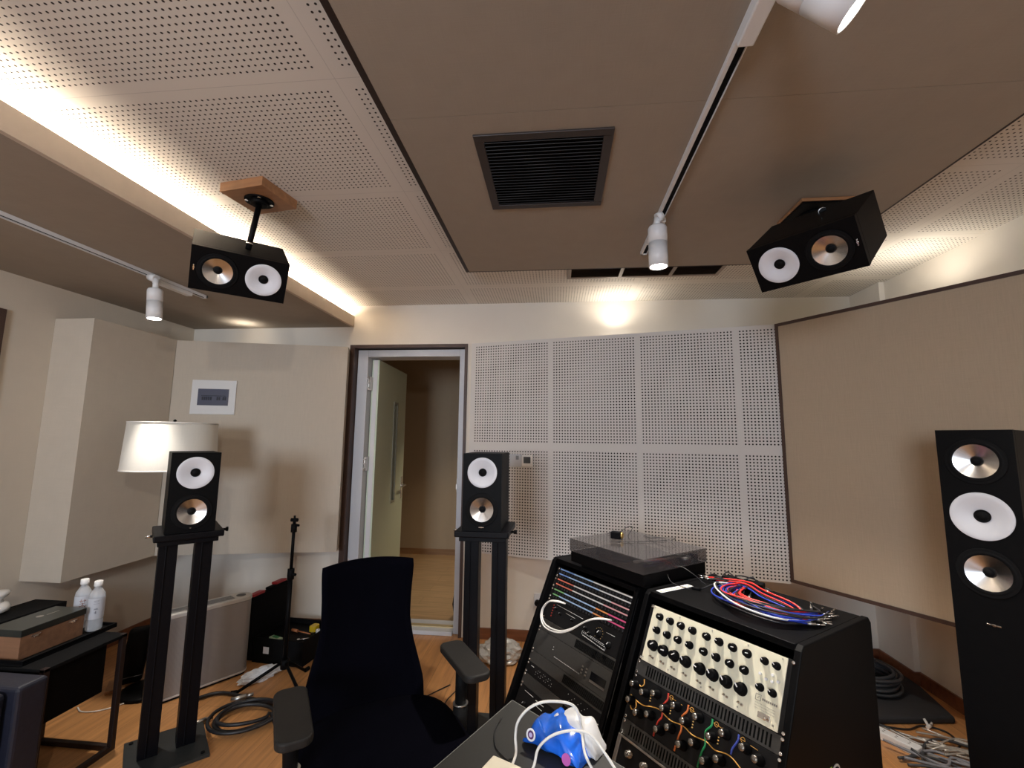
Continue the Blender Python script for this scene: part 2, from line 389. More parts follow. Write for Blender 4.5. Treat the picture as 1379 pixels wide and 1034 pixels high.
MB().b2(-0.766, -0.758, 3.44, 3.46, 1.02, 1.12).b2(-0.768, -0.758, 3.425, 3.46, 1.04, 1.08).build('strike_plate', STEEL, d1, 0.001)
# bag-like dark thing behind the door jamb
m = MB(); m.lathe([(0.02, 0), (0.07, 0.02), (0.085, 0.10), (0.07, 0.20), (0.045, 0.27), (0.02, 0.30)], 20, T(-0.76, 3.76, 0))
tag(m.build('door_stop_bag', BLACKM, None, loc=(-0.76, 3.76, 0)), 'black soft bag standing on the hall floor behind the door jamb', 'bag')

# ------------------------------------------------------------------ acoustic panels
def prism_thing(name, label, cat, poly, z0, z1, m, loc):
    return tag(MB().prism(poly, z0, z1).build(name, m, None, loc=loc), label, cat)
# perforated board, angled; local frame with x along the board
pa = R(-13.08); PM = T(-0.66, 3.3738, 0) @ rz(pa)
pl = thing('perforated_wall_panel', 'white perforated acoustic board angled off the far wall between door and cloth panel', 'acoustic panel', PM)
PLn = 2.083
m = MB(); m.prism([(0.0, 0.0), (PLn, 0.0), (PLn, 0.018), (0.0, 0.018)], 0.598, 2.16, PM); m.build('board', PEG, pl)
m = MB(); m.prism([(-0.658, 3.376), (1.36, 2.925), (1.36, YF-0.001), (-0.658, YF-0.001)], 0.60, 2.155); m.build('backing_box', PAINT, pl)
# cloth panel, right
A = Vector((1.37, 2.902)); dr = Vector((0.5702, -0.8215)); B_ = A+dr*1.32
cp = thing('cloth_wall_panel', 'large beige cloth acoustic panel with dark brown frame on the right', 'acoustic panel', (A.x, A.y, 0.6))
nv = Vector((-dr.y, dr.x))*-1  # towards the room
if nv.dot(-A) < 0: nv = -nv
CM = frame((A.x, A.y, 0), (dr.x, dr.y, 0), (-nv.x, -nv.y, 0), (0, 0, 1))
m = MB(); m.prism([(1.395, 2.93), (B_.x+0.01, B_.y+0.02), (XR+0.03, B_.y+0.02), (XR+0.03, 3.08), (XR-0.002, 3.09), (XR-0.002, YF-0.001), (1.395, YF-0.001)], 0.625, 2.15); m.build('backing_box', PAINT, cp)
MB().b2(0.018, 1.302, -0.004, 0.02, 0.628, 2.142, CM).build('cloth_face', CLOTH_R, cp)
m = MB(); m.b2(0, 0.018, -0.010, 0.03, 0.61, 2.16, CM); m.b2(1.302, 1.32, -0.010, 0.03, 0.61, 2.16, CM); m.b2(0.018, 1.302, -0.010, 0.03, 2.142, 2.16, CM); m.b2(0.018, 1.302, -0.010, 0.03, 0.61, 0.628, CM)
m.build('frame', BROWN, cp)
# left wall panel + far-left panel
prism_thing('cloth_wall_panel', 'tall beige cloth box panel standing proud of the left wall', 'acoustic panel', [(XL+0.001, 2.353), (-2.757, 2.353), (-2.768, 2.952), (XL+0.001, 3.0)], 0.60, 2.117, CLOTH_L, (-2.9, 2.65, 0.6))
prism_thing('cloth_wall_panel', 'beige cloth panel left of the door, behind the floor lamp', 'acoustic panel', [(-2.766, 2.956), (-1.598, 3.243), (-1.649, YF-0.001), (XL+0.001, YF-0.001), (XL+0.001, 3.004)], 0.598, 2.117, CLOTH_L, (-2.3, 3.2, 0.6))
# ceiling raft
rf = thing('ceiling_cloth_panel', 'large grey beige cloth ceiling panel with dark edge trim', 'ceiling panel', (0.44, 1.0, 2.42))
RX0, RX1, RY0, RY1 = -0.543, 1.419, -1.4, 2.556
ZR = 2.42
for (a, b) in ((RY0+0.02, 1.2565), (1.2580, RY1-0.008)):
    MB().b2(RX0+0.02, RX1-0.008, a, b, ZR, ZR+0.03).build('cloth_board', CLOTH_C, rf)
m = MB(); m.b2(RX0, RX0+0.02, RY0, RY1, ZR-0.001, ZR+0.055); m.b2(RX1-0.008, RX1, RY0, RY1, ZR-0.001, ZR+0.055)
m.b2(RX0+0.02, RX1-0.008, RY1-0.008, RY1, ZR-0.001, ZR+0.055); m.b2(RX0+0.02, RX1-0.008, RY0, RY0+0.02, ZR-0.001, ZR+0.055)
m.build('edge_trim', mat('black brown trim', (0.022, 0.012, 0.010), 0.5), rf)
MB().b2(RX0+0.05, RX1-0.05, RY0+0.05, RY1-0.05, ZR+0.03, ZC-0.0005).build('fixing_batten', BLACKM, rf)

# ------------------------------------------------------------------ air vents
VD = mat('dark brown vent metal', (0.035, 0.024, 0.020), 0.5)
v = thing('air_vent', 'square dark louvred air vent set in the ceiling cloth panel', 'air vent', (-0.045, 1.583, ZR))
m = MB(); x0, x1, y0, y1 = -0.276, 0.187, 1.345, 1.822; w_ = 0.032
m.b2(x0, x1, y0, y0+w_, ZR-0.008, ZR-0.0005); m.b2(x0, x1, y1-w_, y1, ZR-0.008, ZR-0.0005); m.b2(x0, x0+w_, y0+w_, y1-w_, ZR-0.008, ZR-0.0005); m.b2(x1-w_, x1, y0+w_, y1-w_, ZR-0.008, ZR-0.0005)
m.build('frame', VD, v, 0.002)
m = MB()
for i in range(22):
    y = y0+w_+0.012+i*0.0187
    m.box((0, 0, 0), (x1-x0-2*w_, 0.013, 0.0016), T((x0+x1)/2, y, ZR-0.0045) @ Matrix.Rotation(R(30), 4, 'X'))
m.build('louvre_slats', mat('black vent slat', (0.008, 0.007, 0.008), 0.6), v)
MB().b2(x0+w_, x1-w_, y0+w_, y1-w_, ZR-0.0012, ZR-0.0002).build('duct_backing', BLACKM, v)
v = thing('air_vent', 'long narrow slot vent in the white ceiling beyond the cloth panel', 'air vent', (0.53, 2.78, ZC))
m = MB(); x0, x1, y0, y1 = 0.070, 1.02, 2.60, 2.862; w_ = 0.022; z0, z1 = ZC-0.010, ZC-0.0005
m.b2(x0, x1, y0, y0+w_, z0, z1); m.b2(x0, x1, y1-w_, y1, z0, z1)
for x in (x0, 0.395, 0.71, x1-w_): m.b2(x, x+w_, y0+w_, y1-w_, z0, z1)
m.build('frame', mat('taupe vent frame', (0.34, 0.29, 0.25), 0.5), v, 0.001)
m = MB()
for i in range(14): m.box((0, 0, 0), (x1-x0-2*w_, 0.011, 0.0015), T((x0+x1)/2, y0+w_+0.008+i*0.0155, ZC-0.005) @ Matrix.Rotation(R(35), 4, 'X'))
m.build('louvre_slats', VD, v)
MB().b2(x0+w_, x1-w_, y0+w_, y1-w_, ZC-0.0016, ZC-0.0006).build('duct_backing', BLACKM, v)

# ------------------------------------------------------------------ track lights
def track(label, x, y0, y1, z, w=0.034):
    t = thing('light_track', label, 'light track', (x, (y0+y1)/2, z))
    m = MB(); m.b2(x-w/2, x-w/7, y0, y1, z-0.018, z-0.0005); m.b2(x+w*0.40, x+w/2, y0, y1, z-0.018, z-0.0005); m.b2(x-w/7, x+w*0.40, y0, y1, z-0.004, z-0.0005)
    m.b2(x-w/2, x+w/2, y1-0.012, y1, z-0.018, z-0.0005)
    m.build('rail', WHITE, t, 0.001)
    MB().b2(x-w/7+0.0005, x+w*0.40-0.0005, y0, y1-0.013, z-0.014, z-0.0045).build('contact_strip', BLACKM, t)
def spot(label, x, y, z, top, length, r, axis, ab=(0.05, 0.20), group='white track spotlights', side=1):
    """head: top = top end of head; axis = pointing direction; ab = adapter box y range on the track"""
    t = thing('track_or_fill_spotlight', label, 'spotlight', (x, y, z), group)
    MB().b2(x-0.020, x+0.020, ab[0], ab[1], z-0.042, z-0.0195).build('adapter_box', WHITEP, t, 0.004)
    top = Vector(top); ax = Vector(axis).normalized()
    m = MB(); m.rod((x, top.y, z-0.020), (top.x, top.y, z-0.034), 0.020, 0.022, 20); m.rod((top.x, top.y, z-0.034), tuple(top+Vector((0, 0, 0.004))), 0.014, n=16)
    m.build('swivel_joint', WHITEP, t)
    Q = T(*top) @ ax.to_track_quat('Z', 'Y').to_matrix().to_4x4()
    m = MB(); m.lathe([(r*0.3, -0.004), (r*0.9, -0.002), (r, 0.006), (r, length*0.40)], 32, Q); m.lathe([(r*0.97, length*0.40), (r*0.97, length*0.41)], 32, Q); m.lathe([(r, length*0.41), (r, length), (r*0.9, length), (r*0.88, length-0.006)], 32, Q)
    h = m.build('lamp_head', WHITE, t)
    MB().lathe([(r*0.87, length-0.006), (r*0.87, length-0.003)], 32, Q).build('lens', LENS, t)
track('white light track on the grey soffit at the left', -2.232, -1.0, 2.56, 2.31)
track('white light track with black slot on the ceiling cloth panel', 0.459, -1.2, 2.335, ZR)
spot('small white track spotlight under the left soffit', -2.232, 2.17, 2.31, (-2.19, 2.165, 2.215), 0.165, 0.036, (0.08, 0.0, -1), (2.20, 2.44))
spot('white fill spotlight added out of view on the left soffit track', -2.232, 0.60, 2.31, (-2.205, 0.56, 2.225), 0.165, 0.036, (-0.06, 0.5, -0.8), (0.30, 0.54))  # head for the added fill on the left panels, never in view
spot('white unseen fill spotlight added at the rear of the ceiling panel track', 0.459, -0.9, ZR, (0.455, -0.88, 2.345), 0.160, 0.040, (-0.5, 0.4, -0.75), (-0.80, -0.55))  # head for the added ambient fill behind the camera
spot('white track spotlight hanging at the centre, in front of the slot vent', 0.459, 1.9, ZR, (0.437, 1.903, 2.345), 0.180, 0.040, (0, 0, -1), (1.92, 2.16))
spot('large near white track spotlight cut by the top edge', 0.459, 0.84, ZR, (0.466, 0.842, 2.345), 0.145, 0.038, (0.6, -0.10, -0.6), (0.78, 1.035))
# up-lights on the panel ledges
def uplight(label, x, y, z):
    t = thing('ledge_uplight', label, 'lamp', (x, y, z), 'up-lights on the panel ledges')
    MB().lathe([(0.036, 0), (0.036, 0.006), (0.03, 0.012), (0.03, 0.02)], 20, T(x, y, z)).build('body', WHITEP, t)
    MB().lathe([(0.024, 0.0202), (0.024, 0.022)], 20, T(x, y, z)).build('lens', LENS, t)
uplight('small lamp on the perforated board ledge making the bright ceiling glow', 0.44, 3.255, 2.156)
uplight('small lamp on the right cloth panel ledge making the big glow', 1.93, 2.56, 2.151)
uplight('small lamp on the ledge left of the door', -2.45, 3.21, 2.118)

# ================================================================== LOUDSPEAKERS
def drivers(t, Q, lay):
    """Q: front-plane frame (x right, y back, z up, origin at front centre). lay = [(kind, x, z, scale)]"""
    for kind, x, z, s in lay:
        D = Q @ T(x, 0, z) @ Matrix.Rotation(R(90), 4, 'X')   # local z -> -y (out of the front)
        if kind == 'ring':
            m = MB(); m.lathe([(0.0740*s, 0.0005), (0.0740*s, 0.0035), (0.0725*s, 0.0045), (0.058*s, 0.0015), (0.040*s, -0.004), (0.0195*s, -0.012)], 56, D, caps=False)
            m.build('waveguide', DISH, t)
            m = MB(); m.lathe([(0.0200*s, -0.013), (0.0200*s, -0.008), (0.018*s, -0.007), (0.016*s, -0.010), (0.012*s, -0.006), (0.006*s, -0.0035), (0.001, -0.003)], 32, D)
            m.build('tweeter', RUBBER, t)
        else:
            m = MB(); m.lathe([(0.080*s, 0.0005), (0.080*s, 0.003), (0.078*s, 0.004), (0.073*s, 0.002), (0.068*s, 0.004), (0.063*s, 0.005), (0.058*s, 0.002)], 56, D, caps=False)
            wv = m.build('woofer', RUBBER, t)
            m = MB(); m.lathe([(0.0585*s, 0.0015), (0.040*s, -0.0045), (0.014*s, -0.014)], 56, D, caps=False)
            m.build('cone', ALU, wv)
            m = MB(); m.lathe([(0.0150*s, -0.0145), (0.0150*s, -0.011), (0.013*s, -0.007), (0.007*s, -0.004), (0.001, -0.003)], 28, D)
            m.build('dust_cap', RUBBER, wv)
def baffle(t, Q, w, h, holes, z0=0.0, depth=0.024):
    """front board of the cabinet with real round cut-outs for the drivers"""
    bm = bmesh.new()
    def loop(pts):
        vs = [bm.verts.new(p) for p in pts]
        return [bm.edges.new((vs[i], vs[(i+1) % len(vs)])) for i in range(len(vs))]
    c = 0.003
    ed = loop([(-w/2+c, 0, z0), (w/2-c, 0, z0), (w/2, 0, z0+c), (w/2, 0, z0+h-c), (w/2-c, 0, z0+h), (-w/2+c, 0, z0+h), (-w/2, 0, z0+h-c), (-w/2, 0, z0+c)])
    for x, z, r in holes: ed += loop([(x+r*math.cos(2*PI*k/56), 0, z+r*math.sin(2*PI*k/56)) for k in range(56)])
    bmesh.ops.triangle_fill(bm, edges=ed, use_beauty=True, use_dissolve=False)
    bm.verts.index_update()
    m = MB(); m.add([v.co.copy() for v in bm.verts], [[v.index for v in f.verts] for f in bm.faces], False, Q)
    bm.free()
    for (x0, y0, x1, y1) in ((-w/2, z0, w/2, z0), (w/2, z0, w/2, z0+h), (w/2, z0+h, -w/2, z0+h), (-w/2, z0+h, -w/2, z0)):
        m.add([(x0, 0, y0), (x1, 0, y1), (x1, depth, y1), (x0, depth, y0)], [(0, 1, 2, 3)], False, Q)
    for x, z, r in holes:
        m.lathe([(r, 0.0), (r, -depth)], 56, Q @ T(x, 0, z) @ Matrix.Rotation(R(90), 4, 'X'), caps=False)
    return m.build('baffle', BLACK, t)
def badge(t, Q, x, z, w=0.026, rot=0):
    q = Q @ T(x, 0, z) @ Matrix.Rotation(rot, 4, 'Y')
    m = MB(); m.box((0, -0.0015, 0), (w, 0.002, 0.0045), q); m.box((0, -0.0015, 0), (w*0.25, 0.0025, 0.007), q)
    m.build('badge', CHROME, t, 0.0008)
def bookshelf(label, x, y, yaw, z0, h=0.368):
    Q = T(x, y, z0) @ rz(yaw)
    t = thing('loudspeaker', label, 'loudspeaker', Q @ T(0, 0.15, 0), 'two-way speakers')
    MB().b2(-0.095, 0.095, 0.0243, 0.30, 0, h, Q).build('cabinet', BLACK, t, 0.003, 3)
    baffle(t, Q, 0.19, h, [(0, h-0.092, 0.0725), (0, h-0.268, 0.0785)])
    drivers(t, Q, [('ring', 0, h-0.092, 0.98), ('woofer', 0, h-0.268, 0.98)])
    badge(t, Q, 0, 0.018)
    return t
bookshelf('black loudspeaker with white dish on the left stand, in front of the floor lamp', -1.6656, 1.954, 0.7857, 0.985, 0.360)
bookshelf('black loudspeaker with white dish on the middle stand beside the door', -0.361, 2.188, -0.0164, 0.984, 0.368)
# floor-standing loudspeaker on the right
Q = T(1.419, 1.696, 0.03) @ rz(R(-52.16))
t = thing('tower_loudspeaker', 'tall black floor-standing loudspeaker with three drivers at the right edge', 'loudspeaker', T(1.419, 1.696, 0) @ rz(R(-52.16)) @ T(0, 0.15, 0))
HT = 1.441
MB().b2(-0.0955, 0.0955, 0.0243, 0.32, 0, HT, Q).build('cabinet', BLACK, t, 0.003, 3)
baffle(t, Q, 0.191, HT, [(0, HT-0.106, 0.0785), (0, HT-0.289, 0.0785), (0, HT-0.472, 0.0785)])
drivers(t, Q, [('woofer', 0, HT-0.106, 0.98), ('ring', 0, HT-0.289, 1.06), ('woofer', 0, HT-0.472, 0.98)])
badge(t, Q, 0.0, HT-0.635, 0.034)
MB().b2(-0.11, 0.11, 0.0, 0.33, -0.03, -0.0005, Q).build('plinth', BLACKM, t, 0.003)
# ceiling speakers (horizontal), tilted towards the listener
def ceiling_speaker(label, c, pit, yaw, mir):
    Q = T(*c) @ rz(yaw) @ Matrix.Rotation(pit, 4, 'X')
    t = thing('loudspeaker', label, 'loudspeaker', Q @ T(0, 0.13, 0), 'two-way speakers')
    w, h, d = 0.344, 0.177, 0.279
    MB().b2(-w/2, w/2, 0.0243, d, -h/2, h/2, Q).build('cabinet', BLACK, t, 0.003, 3)
    baffle(t, Q, w, h, [(0.083*mir, 0, 0.0675), (-0.080*mir, 0, 0.073)], -h/2)
    drivers(t, Q, [('ring', 0.083*mir, 0, 0.915), ('woofer', -0.080*mir, 0, 0.90)])
    badge(t, Q, -0.160*mir, 0, 0.022, R(90))
    return Q
QL = ceiling_speaker('black loudspeaker tilted down on a pole from an oak board at the left ceiling', (-1.299, 1.660, 2.080), 0.5886, 0.7291, 1)
QR = ceiling_speaker('black loudspeaker tilted down right under the ceiling cloth panel', (0.874, 1.619, 2.073), 0.644, -0.8508, -1)
# mounts
def mount(label, bx, by, brz, zt, dims, pole_to, QS, tk=0.0415, plate=False):
    t = thing('ceiling_mount', label, 'speaker mount', (bx, by, zt), 'speaker ceiling mounts')
    BM = T(bx, by, 0) @ rz(brz)
    MB().b2(-dims[0]/2, dims[0]/2, -dims[1]/2, dims[1]/2, zt-tk, zt-0.0005, BM).build('mounting_board', OAK, t, 0.002)
    zb = zt-tk-0.0005
    if plate:
        MB().b2(-dims[0]/2+0.004, dims[0]/2-0.004, -dims[1]/2+0.004, dims[1]/2-0.004, zb-0.008, zb, BM).build('steel_plate', BLACK, t, 0.001)
        zb -= 0.0083
    m = MB(); m.lathe([(0.058, zb-0.006), (0.058, zb-0.0003)], 32, T(bx, by, 0)); m.lathe([(0.030, zb-0.022), (0.040, zb-0.0062)], 32, T(bx, by, 0))
    m.build('flange', BLACK, t)
    m = MB(); m.lathe([(0.033, zb-0.014), (0.036, zb-0.010)], 32, T(bx, by, 0)); m.build('flange_ring', CHROME, t)
    for k in range(4):
        a = k*PI/2+0.6; MB().lathe([(0.007, zb-0.0105), (0.007, zb-0.0062)], 12, T(bx+0.048*math.cos(a), by+0.048*math.sin(a), 0)).build('bolt', CHROME, t)
    p = Vector(pole_to)
    m = MB(); m.rod((bx, by, zb-0.0225), tuple(p), 0.0115, n=20); m.build('pole', BLACK, t)
    d = (p-Vector((bx, by, zb))).normalized()
    m = MB(); m.rod(tuple(p-d*0.028), tuple(p-d*0.020), 0.0135, n=20); m.build('collar', CHROME, t)
mount('oak board and short black pole holding the left ceiling speaker', -1.287, 1.716, R(-9), ZC, (0.215, 0.20), tuple(QL @ Vector((0.02, 0.10, 0.0925))), QL)
mount('oak board against the ceiling cloth panel holding the right ceiling speaker', 1.105, 1.945, R(0), ZR-0.001, (0.205, 0.215), tuple(QR @ Vector((0.03, 0.22, 0.0895))), QR, 0.014, True)

# speaker stands
def stand(label, x, y, yaw, ztop):
    Q = T(x, y, 0) @ rz(yaw)
    t = thing('speaker_stand', label, 'speaker stand', Q, 'black twin-post speaker stands')
    MB().b2(-0.15, 0.15, -0.16, 0.16, 0.0005, 0.014, Q).build('base_plate', BASEG, t, 0.001)
    for s in (-1, 1):
        m = MB(); m.b2(s*0.069-0.036, s*0.069+0.036, -0.03, 0.045, 0.0145, ztop-0.055, Q)
        m.b2(s*0.069-0.010, s*0.069-0.004, -0.034, -0.0302, 0.02, ztop-0.06, Q)
        m.build('post', STAND, t, 0.004)
    MB().b2(-0.115, 0.115, -0.12, 0.12, ztop-0.0545, ztop-0.030, Q).build('under_plate', STAND, t, 0.002)
    MB().b2(-0.132, 0.132, -0.155, 0.145, ztop-0.0295, ztop-0.0005, Q).build('top_plate', STAND, t, 0.005)
    for sx in (-1, 1):
        for sy in (-1, 1):
            m = MB(); m.lathe([(0.008, 0.0141), (0.008, 0.019)], 12, Q @ T(sx*0.125, sy*0.135, 0)); m.build('spike_screw', BLACKM, t)
    m = MB(); m.rod((0.133, -0.05, ztop-0.016), (0.158, -0.05, ztop-0.016), 0.006, M=Q); m.lathe([(0.010, 0), (0.011, 0.01)], 12, Q @ T(0.150, -0.05, ztop-0.016) @ Matrix.Rotation(R(90), 4, 'Y')); m.build('clamp_knob', RUBBER, t)
    m = MB(); m.rod((-0.133, -0.05, ztop-0.016), (-0.158, -0.05, ztop-0.016), 0.006, M=Q); m.build('clamp_knob', CHROME, t)
stand('black twin-post stand at the left carrying the speaker by the floor lamp', -1.765, 2.055, 0.7857, 0.985)
stand('black twin-post stand beside the door, between chair and rack', -0.357, 2.33, -0.0164, 0.984)
MBX = None
# ================================================================== FLOOR LAMP, HEATER, SMALL THINGS AT THE LEFT
lx, ly = -2.290, 2.490
t = thing('floor_lamp', 'floor lamp with wide cream drum shade behind the left speaker', 'floor lamp', (lx, ly, 0))
m = MB(); m.lathe([(0.234, 1.222), (0.232, 1.222), (0.219, 1.500), (0.221, 1.500), (0.234, 1.222)], 72, T(lx, ly, 0), caps=False); m.build('lamp_shade', SHADE, t)
m = MB()
for z, r in ((1.222, 0.2345), (1.4930, 0.2222)):
    MB().lathe([(r, z), (r+0.0012, z), (r+0.0008, z+0.007), (r-0.0004, z+0.007)], 72, T(lx, ly, 0), caps=False).build('shade_trim', mat('off white trim tape', (0.85, 0.83, 0.78), 0.8), t)
MB().rod((lx, ly, 0.022), (lx, ly, 1.46), 0.010, n=16).build('pole', BLACK, t)
m = MB()
for k in range(3): a = k*2*PI/3; m.rod((lx, ly, 1.46), (lx+0.218*math.cos(a), ly+0.218*math.sin(a), 1.490), 0.0025, n=8)
m.build('shade_spider', STEEL, t)
m = MB(); m.lathe([(0.006, 1.462), (0.012, 1.475), (0.012, 1.500), (0.006, 1.505), (0.010, 1.512), (0.004, 1.520)], 16, T(lx, ly, 0)); m.build('finial', BLACK, t)
MB().lathe([(0.13, 0.0005), (0.13, 0.012), (0.12, 0.02), (0.012, 0.022)], 40, T(lx, ly, 0)).build('base', BLACK, t)

# flat silver heater / purifier
HA = Vector((-2.13, 2.336, 0)); a_ = math.atan2(2.748-2.336, -1.868+2.13); HL = 0.488
HM = T(*HA) @ rz(a_)
t = thing('panel_heater', 'slim silver grey floor heater with slotted top, behind the left stand', 'heater', HM @ T(HL/2, 0.06, 0))
def rrect(x0, x1, y0, y1, r, n=8):
    out = []
    for cx, cy, a0 in ((x1-r, y1-r, 0), (x0+r, y1-r, PI/2), (x0+r, y0+r, PI), (x1-r, y0+r, 3*PI/2)):
        for k in range(n+1): out.append((cx+r*math.cos(a0+k*PI/2/n), cy+r*math.sin(a0+k*PI/2/n)))
    return out
HB1 = perf_mat('perforated silver sheet', (0.46, 0.44, 0.42), 0, 2, 0, 0, 5, 5, 0.0, 0.0, pitch=0.004, rad=0.0011, hole=(0.10, 0.09, 0.09), seam=False)
MATS['perforated silver sheet'].node_tree.nodes['Principled BSDF'].inputs['Metallic'].default_value = 0.4
MATS['perforated silver sheet'].node_tree.nodes['Principled BSDF'].inputs['Roughness'].default_value = 0.5
MB().prism(rrect(0, HL, 0, 0.115, 0.05), 0.022, 0.425, HM).build('housing', HB1, t)
SIL = mat('pale silver casing', (0.66, 0.64, 0.60), 0.35, metal=0.3)
MB().prism(rrect(-0.003, HL+0.003, -0.003, 0.118, 0.053), 0.4255, 0.448, HM).build('top_cap', SIL, t, 0.004)
MB().prism(rrect(-0.003, HL+0.003, -0.003, 0.118, 0.053), 0.012, 0.0218, HM).build('bottom_band', SIL, t, 0.002)
MB().prism(rrect(0.004, HL-0.004, 0.004, 0.111, 0.048), 0.0005, 0.0118, HM).build('foot', BLACKM, t)
m = MB()
for k in range(7): m.b2(0.05, HL-0.10, 0.026+k*0.0105, 0.031+k*0.0105, 0.4478, 0.4488, HM)
m.build('air_slots', mat('grey slot', (0.15, 0.145, 0.14), 0.7), t)
m = MB(); m.lathe([(0.026, 0.4482), (0.026, 0.4496)], 28, HM @ T(HL-0.055, 0.058, 0)); m.build('control_pad', mat('dark grey pad', (0.06, 0.06, 0.06), 0.3), t)

# black slim device leaning by the lamp, on a low brown board
DM = T(-2.44, 2.53, 0) @ rz(R(40))
MB().b2(-0.10, 0.10, -0.06, 0.08, 0.0005, 0.018, DM).build('low_board', OAK, None, 0.002, loc=(-2.44, 2.53, 0))
tag(bpy.data.objects['low_board'], 'small brown wooden board on the floor under the black upright device', 'board')
t = thing('upright_device', 'black slim rounded device standing upright left of the heater', 'device', DM @ T(0, 0, 0.019))
SH = Matrix.Identity(4); SH[0][2] = 0.10
prof = rrect(-0.055, 0.055, -0.024, 0.024, 0.022)
m = MB(); rings = []
for z, s in ((0.0, 0.9), (0.01, 1.0), (0.27, 1.0), (0.285, 0.93), (0.29, 0.8)): rings.append([(x*s, y*s, z) for x, y in prof])
m.loft(rings, M=DM @ T(0, 0, 0.0195) @ SH); m.build('body', BLACK, t)
m = MB(); m.loft([[(x*1.02, y*1.02, z) for x, y in prof] for z in (0.03, 0.036)], M=DM @ T(0, 0, 0.0195) @ SH); m.build('band', mat('dark grey gloss', (0.05, 0.05, 0.055), 0.2), t)
tag(MB().tube(cr([(-2.50, 2.30, 0.004), (-2.44, 2.27, 0.004), (-2.36, 2.29, 0.004), (-2.30, 2.36, 0.004), (-2.29, 2.44, 0.004), (-2.345, 2.56, 0.004)]), 0.0035).build('cord', WCAB, None, loc=(-2.4, 2.3, 0)), 'thin white cord lying on the wood floor by the side table leg', 'cord')
tag(MB().tube(cr([(-2.30, 2.52, 0.005), (-2.24, 2.47, 0.01), (-2.19, 2.44, 0.02), (-2.20, 2.40, 0.005)]), 0.005).build('cord', mat('yellow cord', (0.70, 0.62, 0.10), 0.5), None, loc=(-2.3, 2.5, 0)), 'short yellow cord between the upright device and the heater', 'cord')

# side table with hanging dark body
MET = mat('dark bronze tube', (0.030, 0.018, 0.016), 0.4, metal=0.4)
t = thing('side_table', 'low black side table with thin metal frame at the left edge', 'table', (-2.2, 1.6, 0))
X0, X1, Y0, Y1 = -2.40, -2.012, 1.70, 2.047; s_ = 0.022
def leg(x, y): MB().b2(x-s_/2, x+s_/2, y-s_/2, y+s_/2, 0.0005, 0.50).build('leg', MET, t, 0.002)
for x in (X0+s_/2, X1-s_/2):
    for y in (Y0+s_/2, Y1-s_/2): leg(x, y)
for x0, x1, y0, y1 in ((X0+s_, X1-s_, Y1-s_, Y1), (X1-s_, X1, Y0+s_, Y1-s_), (X0, X0+s_, Y0+s_, Y1-s_)):
    MB().b2(x0, x1, y0, y1, 0.0008, s_).build('floor_rail', MET, t, 0.002)
MB().b2(X0+s_+0.002, -2.082, Y0+0.03, 2.020, 0.25, 0.485).build('hanging_body', BLACKM, t, 0.003)
m = MB(); m.b2(X0, X1, Y0, Y1, 0.4855, 0.4995); m.build('table_top', BLACKM, t, 0.002)
# black tray on the table
tr = thing('serving_tray', 'black rimmed tray on the side table under the bottles and wooden box', 'tray', (-2.24, 1.75, 0.5))
m = MB(); m.b2(-2.40, -2.125, 1.71, 2.10, 0.5005, 0.506); m.build('tray_base', BLACKM, tr)
m = MB(); m.b2(-2.40, -2.392, 1.71, 2.10, 0.5062, 0.520); m.b2(-2.133, -2.125, 1.71, 2.10, 0.5062, 0.520); m.b2(-2.392, -2.133, 2.092, 2.10, 0.5062, 0.520); m.b2(-2.392, -2.133, 1.71, 1.718, 0.5062, 0.520)
m.build('tray_rim', BLACK, tr, 0.001)
bx = thing('wooden_box', 'brown wooden box with dark lid on the tray beside the bottles', 'box', (-2.25, 1.86, 0.507))
MB().b2(-2.335, -2.178, 1.732, 1.985, 0.507, 0.597).build('box_body', BOXW, bx, 0.002)
lid = MB().b2(-2.337, -2.174, 1.730, 1.988, 0.5975, 0.625).build('box_lid', mat('black green lid', (0.018, 0.022, 0.020), 0.3), bx, 0.002)
m = MB(); m.lathe([(0.013, 0.6252), (0.013, 0.6258)], 20, T(-2.27, 1.87, 0)); m.b2(-2.263, -2.257, 1.89, 1.94, 0.6252, 0.6258); m.build('lid_mark', STEEL, lid)
for y in (1.785, 1.93): MB().b2(-2.1775, -2.172, y-0.018, y+0.018, 0.586, 0.591).b2(-2.1775, -2.170, y-0.008, y+0.008, 0.580, 0.586).build('clasp', CHROME, bx, 0.001)
# long black case behind
m = MB(); m.b2(-2.80, -2.61, 1.75, 2.275, 0.0005, 0.54)
tag(m.build('storage_cabinet', BLACKM, None, 0.003, loc=(-2.7, 2.0, 0)), 'low black cabinet against the left wall behind the side table', 'cabinet')
t = thing('lidded_jar', 'white ceramic lidded jar on the black cabinet at the left edge', 'jar', (-2.765, 2.06, 0.5405))
MB().lathe([(0.03, 0.0), (0.058, 0.012), (0.062, 0.03), (0.050, 0.048), (0.034, 0.054)], 32, T(-2.765, 2.06, 0.5408)).build('body', WAX, t)
MB().lathe([(0.034, 0.0545), (0.030, 0.066), (0.050, 0.085), (0.054, 0.098), (0.045, 0.108), (0.01, 0.113)], 32, T(-2.765, 2.06, 0.5408)).build('lid', WAX, t)
